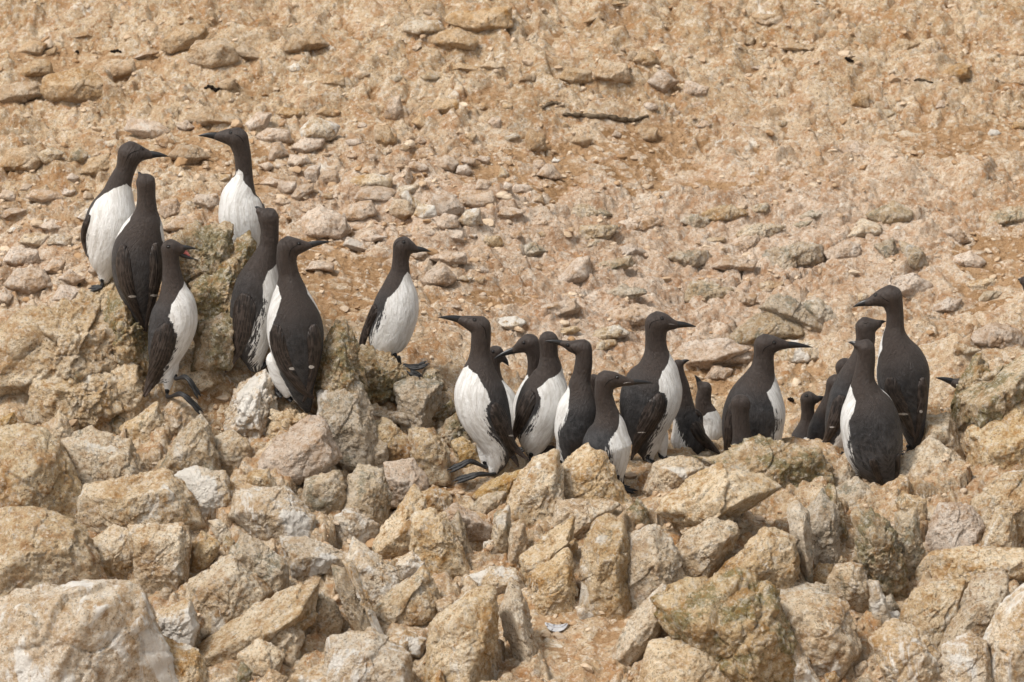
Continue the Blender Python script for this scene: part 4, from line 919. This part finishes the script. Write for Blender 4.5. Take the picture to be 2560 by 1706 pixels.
        if openbill:
            bo = mesh_py('bill', [mand(b, t, rb*.62, 1, .35, 'u')], M['bill'], root)
            lb = openbill; mesh_py('lower_bill', [mand(lb[0], lb[1], rb*.5, 1, -.3, 'l')], M['bill'], bo)
            mm = [(b[0]-4, (b[1]+lb[0][1])/2, rb*.75), ((b[0]*.7+t[0]*.3), (b[1]+lb[0][1])/2+rb*.25, rb*.5), ((b[0]*.45+lb[1][0]*.55), lb[0][1]*.45+lb[1][1]*.55-rb*.22, rb*.2)]
            mo = mesh_py('mouth', [closed_tube(mm, Y, .45, 16)], M['mouth'], bo)
        else:
            bo = mesh_py('bill', [mand(b, t, rb*.92, 1, .22, 'u')], M['bill'], root)
    if eye:
        h = cam_ray(bvh, *eye)
        if h[0] is not None:
            v, f = ico(3); p = np.array(h[0])+(-np.array(h[1]))*.0012
            mesh_np('eye', v*.0036*np.array([1.15, 1, 1])+p, f, M['eye'], root)
            ring = [(eye[0]+5.2*math.cos(a), eye[1]+4.2*math.sin(a)) for a in np.linspace(0, 6.1, 9)]
            drape_line(bvh, ring, .0008, 'furrow', 'eye_rim', root)
    if furrow: drape_line(bvh, furrow, .0011, 'furrow', 'eye_furrow', root)
    if gape: drape_line(bvh, gape, .0009, 'gape', 'gape_line', root, .0006)
    # feet
    bx, by = body[-1][0], body[-1][1]
    if feet:
        for q in feet: foot('foot', q[0], Y+q[1], root, dYe=q[2] if len(q) > 2 else 0.)
    elif feet is None:
        fx = math.sin(be); 
        for k in (-1, 1):
            p = P(bx+k*12*abs(math.cos(be)), by, Y); z0 = min(p[2], gz(p[0], Y)+.006)
            sy_ = proj([p[0], Y, z0])[1]; x0 = bx+k*12*abs(math.cos(be))+k*3
            foot('foot', [(x0, by-10), (x0, sy_-8), (x0+fx*10, sy_-2), (x0+fx*34+k*6, sy_+3+6*math.cos(be))], Y+k*.022*abs(fx), root)
    # origin at the base
    lo = min(co[:, 2]); base = Vector((P(bx, by, Y)[0], Y, float(lo)))
    root.location = base
    for ch in [o for o in COL.objects if o.parent is root]:
        ch.matrix_parent_inverse = Matrix.Translation(-base)
    return root
z1 = lambda p: Z(1, p); z2 = lambda p: Z(2, p); z3 = lambda p: Z(3, p); z4 = lambda p: Z(4, p)
def pt(k, x, y): return Z(k, [(x, y)])[0]
def bl(k, b, t, dz=0): return (Z(k, [b])[0], Z(k, [t])[0], dz/ZT[k][2])
def mk(k, x, y, w, h): a = Z(k, [(x, y, w, h)])[0]; return a
murre('leftmost murre, white front turned to the viewer, dark head looking right', .22,
  z1([(300,285,48),(275,345,58),(262,410,82),(245,480,116),(226,560,128),(215,640,114),(205,720,88),(203,780,52),(198,815,30)]),
  z1([(322,208,66),(358,205,50),(398,208,30),(422,212,21)]), bl(1, (415,210,21), (512,219), 10), 38,
  z1([(305,350),(240,374),(195,398),(150,440),(122,500),(112,560),(112,640),(120,720)]),
  wings=[z1([(128,505,18),(108,560,22),(100,620,20),(112,690,12),(122,712,5)])], eye=pt(1,384,180), furrow=z1([(372,186),(325,205),(302,245)]),
  feet=[(z1([(188,825),(185,855),(160,862),(118,866)]), -.01), (z1([(235,815),(228,838),(210,850),(180,862)]), .02)], streak=.3)
murre('second murre from left, turned fully away with crossed wing tips', .09,
  z1([(404,425,46),(404,480,54),(398,540,86),(382,610,114),(366,700,131),(362,800,124),(366,880,100),(372,950,68),(385,1020,36),(394,1075,14)]),
  z1([(402,352,51),(392,336,40),(378,318,18)]), bl(1, (374,312,12), (360,294), -20), 180,
  ab=[(0,-40),(1,-30),(1.6,90),(2.2,118),(3,112),(4,75),(8,60)],
  wings=[dict(ws=z1([(292,650,34),(288,750,46),(304,850,42),(335,930,26),(368,1000,14),(396,1082,5)]), mark=mk(1,335,905,26,7)),
         dict(ws=z1([(448,640,34),(456,740,44),(448,840,38),(430,930,24),(408,1010,12),(398,1078,5)]), mark=mk(1,442,900,26,7))], fleck=.8, streak=.1, feet=[(z1([(330,960),(325,1000),(345,1020),(380,1030)]), .05), (z1([(420,960),(425,1000),(440,1020),(465,1030)]), .05)])
murre('murre with its bill wide open, facing right before the left outcrop', 0.,
  z1([(524,740,42),(530,800,49),(538,865,66),(548,935,98),(540,1010,117),(522,1090,112),(500,1170,92),(482,1240,66),(462,1300,36)]),
  z1([(520,670,49),(548,671,39),(568,674,28)]), bl(1, (566,668,24), (650,673), 5), 80,
  z1([(592,842),(570,885),(530,935),(513,985),(535,1015),(552,1060),(548,1120),(525,1190),(490,1250),(478,1300)]),
  wings=[z1([(508,1035,34),(492,1105,58),(468,1185,56),(436,1265,38),(408,1345,18),(384,1402,6)])],
  tail=z1([(470,1240,40),(430,1320,26),(388,1395,8)]), lobes=[z1([(520,1230,44,10),(514,1290,34,12),(508,1345,20,12),(505,1372,11,12)]), z1([(530,1220,38,-20),(538,1270,24,-22),(544,1300,11,-22)])],
  eye=pt(1,512,661), feet=[(z1([(505,1365),(512,1398),(575,1382),(632,1420),(684,1476)]), -.01, -.10), (z1([(545,1295),(552,1308),(600,1300),(640,1342),(672,1398)]), -.01, -.08)],
  openbill=Z(1, [(560,694)])+Z(1, [(652,724)]), streak=.35)
murre('tallest murre, white front and long upright neck, bill held level to the left', .34,
  z1([(875,210,42),(880,265,42),(882,310,44),(872,358,64),(860,415,92),(868,490,112),(876,570,110),(885,645,92),(893,715,62),(895,760,34)]),
  z1([(852,130,56),(812,123,43),(776,121,31),(750,121,21)]), bl(1, (755,120,21), (658,117), 5), -35,
  z1([(845,292),(880,335),(920,378),(958,425),(984,470),(988,560),(970,650)]),
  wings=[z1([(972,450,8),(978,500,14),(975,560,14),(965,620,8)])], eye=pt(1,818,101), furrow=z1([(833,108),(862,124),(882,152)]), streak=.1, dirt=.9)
murre('murre on left outcrop with grey-streaked white flank, looking away', .07,
  z1([(1008,585,45),(1005,650,47),(992,705,62),(975,765,84),(953,840,108),(932,930,114),(920,1020,110),(918,1110,98),(925,1180,72),(935,1235,42)]),
  z1([(1004,522,54),(982,506,42),(958,486,20)]), bl(1, (958,484,16), (934,465), -25), 128,
  z1([(1050,735),(1003,775),(977,830),(985,900),(962,980),(935,1050),(912,1120),(905,1190)]),
  wings=[z1([(890,890,52),(876,990,60),(864,1080,52),(842,1170,34),(818,1230,20),(793,1278,7)])], streak=1.5, eye=None,
  feet=[(z1([(950,1240),(960,1252),(985,1245),(1015,1212)]), 0.)])
murre('back-turned murre at the front of the outcrop with bill pointing right', 0.,
  z1([(1090,735,50),(1100,790,51),(1108,845,68),(1113,905,96),(1122,985,127),(1133,1075,140),(1140,1150,131),(1146,1230,112),(1153,1300,88),(1165,1370,60),(1183,1425,38),(1192,1458,20)]),
  z1([(1096,665,58),(1135,661,46),(1175,658,29),(1203,655,18)]), bl(1, (1195,655,19), (1308,636), -5), -160,
  ab=[(0,-40),(1.6,-20),(2.1,100),(3,130),(4,118),(5,95),(7,100),(11,104)],
  wings=[dict(ws=z1([(1042,1040,42),(1044,1140,54),(1078,1240,46),(1130,1315,28),(1180,1372,17),(1224,1402,7)]), mark=mk(1,1118,1258,22,8)),
         dict(ws=z1([(1222,1040,40),(1232,1140,46),(1228,1220,36),(1214,1300,22),(1192,1370,13),(1172,1420,6)]), mark=mk(1,1212,1250,18,10))],
  lobes=[z1([(1040,1220,52,-20),(1060,1310,42,-20),(1092,1385,20,-20)])], eye=pt(1,1153,645), furrow=z1([(1145,652),(1112,675),(1102,712)]), fleck=.5, streak=.1,
  feet=[(z1([(1045,1340),(1042,1372),(1060,1380),(1080,1392)]), .01), (z1([(1090,1370),(1092,1395),(1110,1402),(1130,1410)]), .02)])
murre('lone murre standing apart in the middle, white front, looking right', .30,
  z2([(362,205,47),(360,260,54),(353,320,78),(348,395,112),(335,475,130),(315,560,128),(293,640,116),(280,705,86),(282,745,50)]),
  z2([(373,126,60),(406,132,46),(436,140,28),(452,145,20)]), bl(2, (444,142,20), (532,156), 5), 52,
  z2([(418,290),(345,358),(282,408),(258,470),(226,530),(198,590),(184,660),(195,710)]),
  wings=[z2([(225,455,36),(192,540,44),(165,610,38),(148,670,26),(136,720,15),(130,768,6)])], eye=pt(2,380,102), furrow=z2([(358,94),(337,108),(326,135)]), streak=.9,
  feet=[(z2([(330,735),(350,790),(400,797),(460,803),(526,780)]), -.03), (z2([(350,750),(370,815),(405,828),(445,838),(488,856)]), -.07)])
murre('murre with splayed black feet and bill pointing left, white front', 0.,
  z2([(812,640,56),(808,705,56),(806,765,70),(802,835,102),(802,910,138),(812,990,150),(832,1060,146),(860,1130,130),(888,1200,106),(905,1270,82),(900,1335,58),(885,1375,36)]),
  z2([(812,575,61),(772,562,50),(728,548,36),(700,540,26)]), bl(2, (705,538,24), (571,524), 15), -58,
  z2([(735,805),(790,832),(850,915),(872,968),(845,1000),(850,1060),(882,1150),(930,1210),(948,1260),(950,1330)]),
  wings=[dict(ws=z2([(882,1005,36),(918,1080,56),(952,1160,52),(985,1230,32),(1030,1285,20),(1078,1324,7)]), mark=mk(2,985,1186,26,6))],
  tail=z2([(955,1200,40),(990,1280,36),(1015,1325,24),(1028,1358,12)]), lobes=[z2([(825,1240,40,-20),(828,1300,30,-20),(832,1350,16,-20)])],
  eye=pt(2,778,538), furrow=z2([(800,556),(832,588),(842,640)]), streak=.4,
  feet=[(z2([(832,1335),(835,1362),(752,1330),(690,1352),(620,1380)]), .004, -.06), (z2([(885,1375),(882,1402),(800,1402),(738,1416),(652,1440)]), -.002, -.075)])
murre('murre half hidden behind the splay-footed one, small head looking down right', .24,
  z2([(885,790,33),(893,850,34),(905,905,48),(925,970,78),(940,1050,95),(945,1150,92),(945,1240,60),(945,1290,30)]),
  z2([(893,722,46),(914,738,36),(930,752,24)]), bl(2, (928,750,22), (966,796), 10), 60, z2([(925,890),(885,915),(870,1000),(865,1100)]), eye=pt(2,880,715))
murre('murre in the crowd with its bill slanting down left across the small hidden head', .19,
  z2([(1112,735,44),(1112,800,40),(1105,860,44),(1098,920,72),(1092,1000,98),(1090,1090,98),(1088,1170,70),(1085,1230,36)]),
  z2([(1088,666,56),(1050,680,45),(1018,698,30),(1000,708,22)]), bl(2, (1005,706,22), (884,756), 15), -62, z2([(1082,862),(1125,910),(1150,1000),(1150,1100)]), eye=pt(2,1052,666))
murre('leaning murre seen from behind with white right side, among the left of the crowd', .08,
  z2([(1193,745,53),(1197,810,72),(1190,855,96),(1180,910,124),(1160,985,140),(1138,1060,138),(1122,1140,118),(1110,1215,90),(1105,1280,50),(1100,1315,22)]),
  z2([(1190,655,56)]), None, 88, z2([(1282,800),(1185,862),(1118,908),(1142,950),(1130,1010),(1082,1090),(1045,1140),(1015,1190)]),
  wings=[z2([(1100,935,40),(1062,1015,54),(1032,1090,46),(1008,1160,30),(995,1220,12)])], tail=z2([(1225,1250,10),(1170,1268,20),(1125,1305,18),(1098,1330,8)]), streak=.8)
murre('back-turned murre with bill pointing left, behind the front right-billed one', .03,
  z3([(300,500,67),(286,590,70),(272,655,84),(270,730,108),(258,820,148),(248,900,160),(238,990,162),(226,1080,148),(205,1160,110),(180,1230,70),(150,1285,32)]),
  z3([(300,392,68),(255,388,60),(205,380,46),(160,364,31),(135,358,25)]), bl(3, (140,358,25), (3,342), 0), -125,
  z3([(188,700),(180,830),(152,930),(112,980),(106,1080),(130,1170),(150,1230)]), eye=pt(3,180,372), furrow=z3([(195,384),(224,418),(246,442)]), streak=.4,
  lobes=[z3([(150,1080,62,-15),(135,1200,42,-15),(118,1280,22,-15)])])
murre('front murre with a very long bill pointing right, behind the knobbly rock', -.10,
  z3([(450,755,70),(466,830,76),(480,905,97),(488,980,132),(480,1060,172),(478,1130,190),(500,1210,162),(530,1290,112),(555,1355,62),(572,1390,30)]),
  z3([(458,640,82),(520,636,68),(585,642,46),(640,650,31),(665,652,26)]), bl(3, (650,652,26), (830,659), -5), 72,
  z3([(575,910),(532,1030),(478,1078),(466,1160),(476,1240),(502,1300),(518,1345)]), eye=pt(3,554,613), furrow=z3([(536,620),(482,648),(452,692)]),
  gape=z3([(598,660),(625,654),(655,652)]), streak=1.0)
murre('largest murre of the crowd, bill level right, brown folded wing', .13,
  z3([(842,325,80),(845,400,87),(850,470,116),(850,550,165),(832,640,214),(812,730,233),(792,820,228),(778,910,205),(772,1000,168),(774,1080,130),(780,1160,90),(785,1215,48)]),
  z3([(848,209,97),(905,206,79),(955,213,50),(985,218,36)]), bl(3, (975,217,33), (1148,233), 0), 86,
  z3([(950,430),(892,560),(856,620),(862,695),(905,705),(928,760),(902,870),(852,960),(792,1040),(782,1120),(750,1190)]),
  wings=[dict(ws=z3([(872,735,42),(852,820,76),(812,910,82),(762,1000,64),(716,1080,44),(682,1170,26),(658,1238,9)]), mark=mk(3,735,1030,46,5))],
  lobes=[z3([(880,1050,60,-30),(890,1130,45,-30),(900,1200,26,-30)])], eye=pt(3,892,170), furrow=z3([(872,180),(812,202),(790,252)]), gape=z3([(935,212),(960,214),(985,216)]), streak=.7,
  feet=[(z3([(785,1200),(780,1230),(800,1240),(835,1248)]), -.02), (z3([(880,1180),(875,1198),(900,1205),(930,1214)]), .01)])
murre('murre with dark right-sloping back, bill just showing past the largest murre', .28,
  z3([(1015,600,50),(1040,680,56),(1052,780,68),(1062,870,86),(1075,950,106),(1088,1030,128),(1085,1110,138),(1062,1175,108),(1035,1215,56)]),
  z3([(1008,522,45),(1030,510,30),(1043,503,22)]), bl(3, (1042,503,22), (1098,486), 0), -95,
  z3([(985,880),(992,940),(1015,990),(1060,1050),(1080,1100),(1090,1180)]),
  wings=[z3([(1130,950,50),(1180,1050,54),(1250,1125,40),(1325,1192,12)]), z3([(1138,860,18),(1168,905,30),(1184,960,20),(1190,990,6)])], streak=.7)
murre('murre almost wholly hidden between the left-billed and right-billed front ones', .22,
  z3([(375,720,48),(380,800,70),(385,900,110),(385,1000,130),(385,1100,110),(385,1180,60)]), z3([(374,634,48)]), None, 180, ab=[(0,-40),(1,-30),(2,80),(5,80)])
murre('small murre pointing its bill straight up, white belly, back of the crowd', .42,
  z3([(1200,780,60),(1205,835,66),(1228,885,76),(1258,950,82),(1264,1020,86),(1260,1080,72),(1250,1140,44)]),
  z3([(1214,702,58),(1192,682,46),(1172,660,26)]), bl(3, (1172,660,24), (1134,597), 0), 10, ab=[(0,-40),(1.6,-20),(2.2,75),(3,90),(6,90)])
murre('thick-necked murre with ruffled dark plumage, bill level to the right', .20,
  z3([(1655,470,78),(1648,540,90),(1635,600,118),(1618,680,168),(1600,770,212),(1588,860,236),(1576,950,238),(1568,1050,228),(1562,1130,205),(1560,1200,160)]),
  z3([(1662,372,90),(1722,366,72),(1782,366,46),(1822,370,33)]), bl(3, (1815,370,32), (2025,389), -5), 112,
  z4([(104,735),(38,838),(70,890),(92,960),(110,1010),(84,1080),(62,1180)]), eye=pt(3,1737,352), furrow=z3([(1722,364),(1662,398),(1645,440)]), streak=1.2, fleck=.5,
  wings=[z3([(1440,800,50),(1400,930,60),(1385,1060,50),(1375,1180,22)])])
murre('dark head and neck seen from behind, in front of the thick-necked murre', .07,
  z3([(1480,900,66),(1487,1000,68),(1495,1080,78),(1503,1150,96),(1508,1240,125),(1508,1330,110),(1505,1390,60)]), z3([(1481,815,76)]), None, 178, ab=[(0,-40),(3,-30),(4,60),(6,60)])
murre('small murre facing right, left of the four packed ones', .42,
  z4([(312,960,44),(313,1020,50),(306,1080,72),(292,1150,98),(282,1230,108),(278,1310,78),(275,1360,40)]),
  z4([(312,885,56),(345,885,43),(368,885,28)]), bl(4, (368,884,24), (442,880), 0), 58, z4([(345,1098),(250,1135),(195,1185)]), eye=pt(4,305,862))
murre('murre with sloping brown back, its closed-eyed head behind the tall right-hand murre', .20,
  z4([(690,490,64),(672,580,66),(645,670,86),(608,755,104),(578,845,118),(552,935,116),(530,1025,108),(512,1110,90),(498,1185,60),(492,1230,32)]),
  z4([(686,415,71),(732,403,52),(768,393,31)]), bl(4, (765,394,24), (824,376), 0), 92, z4([(700,560),(620,760),(570,900),(530,1050),(470,1160),(440,1220)]),
  wings=[dict(ws=z4([(540,860,50),(510,960,58),(472,1060,44),(432,1150,24),(388,1236,8)]), mark=mk(4,470,1068,24,6))], furrow=z4([(672,384),(690,390),(710,382)]))
murre('dark round head low at the left of the packed group, sloping back below it', .33,
  z4([(470,870,52),(440,950,62),(405,1030,70),(382,1110,76),(368,1180,60),(360,1230,30)]), z4([(490,782,64),(520,778,48)]), None, 120, ab=[(0,-40),(2,-20),(3,50),(5,50)])
murre('dark head just above and behind the low round one', .42,
  z4([(560,760,60),(560,840,85),(560,940,105),(555,1040,100),(550,1120,50)]), z4([(558,680,68)]), None, 120, ab=[(0,-40),(1,0),(2,60),(4,60)])
murre('back-turned murre front right, sooty mottled back, tiny bill tip at left', 0.,
  z4([(694,635,60),(684,700,65),(678,765,78),(682,835,112),(696,910,162),(712,1000,192),(728,1090,199),(744,1180,194),(760,1260,176),(785,1335,138),(815,1400,96),(845,1455,56),(868,1492,26)]),
  z4([(694,555,64),(664,541,50),(636,532,28)]), bl(4, (632,530,22), (576,512), -20), -155,
  z4([(592,820),(612,900),(600,960),(572,1010),(576,1100),(590,1200),(620,1320),(650,1380)]),
  wings=[z4([(730,1270,30),(765,1370,24),(800,1440,14),(828,1478,5)]), z4([(900,1240,24),(895,1330,22),(886,1420,14),(882,1495,5)])], fleck=1.6, streak=.8,
  lobes=[z4([(600,1180,60,-10),(615,1290,45,-10),(630,1380,22,-10)])])
murre('tall murre at right of crowd, dark back turned, bill pointing down left', .14,
  z4([(882,320,57),(882,400,60),(880,465,80),(890,540,118),(914,620,156),(932,700,174),(942,790,170),(957,870,150),(975,950,124),(990,1030,96),(1004,1110,70),(1010,1175,48),(1004,1220,26)]),
  z4([(858,215,81),(806,222,66),(758,234,46),(722,248,32),(702,255,26)]), bl(4, (708,253,26), (606,283), 0), -150,
  z4([(818,408),(800,470),(790,560),(762,640),(745,700),(760,780),(800,860)]),
  wings=[dict(ws=z4([(850,740,52),(868,840,62),(915,930,48),(955,1005,36),(985,1080,22),(1012,1132,7)]), mark=mk(4,932,982,44,9)),
         dict(ws=z4([(1060,740,38),(1062,840,42),(1052,930,30),(1042,1010,22),(1030,1090,16),(1008,1168,5)]), mark=mk(4,1053,966,14,12))],
  eye=pt(4,757,204), furrow=z4([(782,206),(822,236),(848,250)]), fleck=.7)
murre('black bill poking out left from behind the lichened outcrop at right', .46,
  z4([(1345,870,55),(1350,960,80),(1350,1060,100),(1350,1140,60)]), z4([(1340,795,58),(1300,785,42),(1270,778,30)]), bl(4, (1275,778,27), (1146,744), 0), -80, ab=[(0,-40),(1,60),(3,80)])
murre('murre cut off by the right edge of the picture, dark head above white front', .95,
  z4([(1768,160,48),(1810,200,62),(1835,270,66),(1840,330,50),(1840,370,30)]), z4([(1748,118,44),(1722,112,30)]), bl(4, (1716,110,18), (1684,104), 0), -60, ab=[(0,-30),(.3,70),(1,95),(4,95)])

# ------------------------------------------------------------------ small things lying about
def stick(pts, k, r0, label, name='twig', cat='twig', mat='twig', group=None):
    c = []; p = crom(Z(k, pts), 6)
    for i, (x, y) in enumerate(p):
        Yh = ground_hit(x, y); q = P(x, y, Yh); q[2] = gz(q[0], q[1])+r0*.6; c.append(q)
    c = np.array(c); c[:, 2] = np.convolve(np.pad(c[:, 2], 2, 'edge'), np.ones(5)/5, 'valid')+.002; T, D, N = frames(c)
    r = r0*(1-.5*np.abs(np.linspace(-1, 1, len(c)))**2)*(1+.25*np.sin(np.arange(len(c))*1.7)); o = mesh_py(name, [tube(c, r, N, D, 1, 1, 10)], M[mat]); tag(o, label, cat, group)
stick([(1115,578),(1200,582),(1300,585),(1400,600),(1460,605),(1525,585)], 9, .008, 'long dark driftwood twig lying across the upper slope')
stick([(1010,545),(1045,522),(1080,520),(1110,525)], 9, .006, 'short dark forked twig left of the long driftwood twig')
stick([(725,358),(755,352),(788,352)], 10, .0055, 'short black stick-like dropping near the upper left', 'dropping', 'dropping', 'dark')
stick([(490,362),(500,358),(512,364)], 10, .005, 'round black dropping left of the short black one', 'dropping', 'dropping', 'dark')
stick([(1338,592),(1370,598),(1410,604),(1438,585)], 10, .006, 'dark feather lying above the tallest murre', 'feather', 'feather', 'dark')
stick([(790,280),(805,278),(822,284)], 8, .006, 'black pebble-like dropping high on the right slope', 'dropping', 'dropping', 'dark')
stick([(1090,370),(1120,372),(1170,375)], 8, .004, 'thin dark twig on the far right slope', 'twig', 'twig', 'twig')
stick([(185,905),(200,903),(215,907)], 4, .006, 'round dark pellet between the thick-necked murre and the small right-facing one', 'dropping', 'dropping', 'dark')
def feather():
    pts = Z(6, [(1165,1275),(1200,1290),(1240,1292),(1282,1270)]); c = []
    for x, y in crom(pts, 6): Yh = ground_hit(x, y); q = P(x, y, Yh); c.append(q)
    c = np.array(c); c[:, 2] = max(gz(q[0], q[1]) for q in c)+.004; T, D, N = frames(c); t = np.linspace(0, 1, len(c))
    r = .013*np.sin(np.pi*np.clip(t*.9+.05, 0, 1))**.7; c[:, 2] += .008*(2*t-1)**2
    Up = np.tile([0, -.5, .85], (len(c), 1)); Sd = np.cross(T, Up)
    root = mesh_py('feather', [tube(c, r, Sd, Up, 1, .12, 20)], M['feather']); tag(root, 'single white feather curled on the bare soil at bottom centre', 'feather')
    mesh_py('quill', [tube(c+np.array([0, 0, .0015]), np.full(len(c), .0009), Sd, Up, 1, 1, 8)], M['gape'], root)
feather()

# ------------------------------------------------------------------ labels for the rocks
TON = {'tan': 'tan', 'cream': 'whitish', 'ochre': 'ochre', 'olive': 'lichened brown', 'grey': 'grey', 'pink': 'pinkish grey', 'sand': 'sandy'}
LM = [('the leftmost murre', 225, 480), ('the tallest murre', 545, 400), ('the open-billed murre', 400, 720), ('the back-turned murre on the outcrop', 680, 760), ('the lone middle murre', 900, 690),
      ('the splay-footed murre', 1110, 900), ('the largest murre', 1500, 880), ('the thick-necked murre', 1740, 900), ('the tall right-hand murre', 2050, 850),
      ('the top left corner', 60, 60), ('the top edge at centre', 1150, 30), ('the top right corner', 2300, 60), ('the long driftwood twig', 1440, 300),
      ('the right edge', 2330, 560), ('the left edge', 20, 620), ('the bottom left corner', 100, 1480), ('the split domed rock', 1080, 1430), ('the pair of pillars', 1480, 1270),
      ('the massive speckled boulder', 1640, 1420), ('the bottom right corner', 2280, 1500), ('the long dark crack', 830, 1370), ('the huge whitened boulder', 160, 1420),
      ('the steep wedge-shaped rock', 930, 1200), ('the lichen-darkened crest', 1750, 1090), ('the grey tail-side rock', 2020, 1190)]
num = ['first', 'second', 'third', 'fourth', 'fifth', 'sixth', 'seventh', 'eighth', 'ninth', 'tenth', 'eleventh', 'twelfth']
bag = {}
for o, cx, cy, wp, hp, mat, Y in ROCKS:
    vx, vy = cx*.91914, cy*.91914
    big = (wp+hp)/2
    o['category'] = 'rock' if o.name.startswith('rock') else 'stone'
    o['group'] = 'jagged rocks of the near outcrop' if o.name.startswith('rock') else 'loose stones on the slope'
    if 'label' in o: continue
    nm, lx, ly = min(LM, key=lambda l: math.hypot((vx-l[1]), (vy-l[2])*1.2))
    dx, dy = vx-lx, vy-ly
    rel = 'beside' if math.hypot(dx, dy) < 25 else ('right of' if dx > 0 else 'left of') if abs(dx) > abs(dy) else ('below' if dy > 0 else 'above')
    sz = 'big' if big > 130 else 'middling' if big > 60 else 'small' if big > 34 else 'tiny'
    sh = 'flat' if wp > 1.9*hp else 'upright' if hp > 1.15*wp else 'blocky'
    noun = 'rock' if o.name.startswith('rock') else 'stone'
    bag.setdefault('%s %s %s %s %s %s' % (sz, sh, TON[mat], noun, rel, nm), []).append((cx, o))
for lab, lst in bag.items():
    lst.sort(key=lambda a: a[0])
    for i, (_, o) in enumerate(lst):
        o['label'] = lab if len(lst) == 1 else lab+(', %s from left' % num[min(i, 11)])
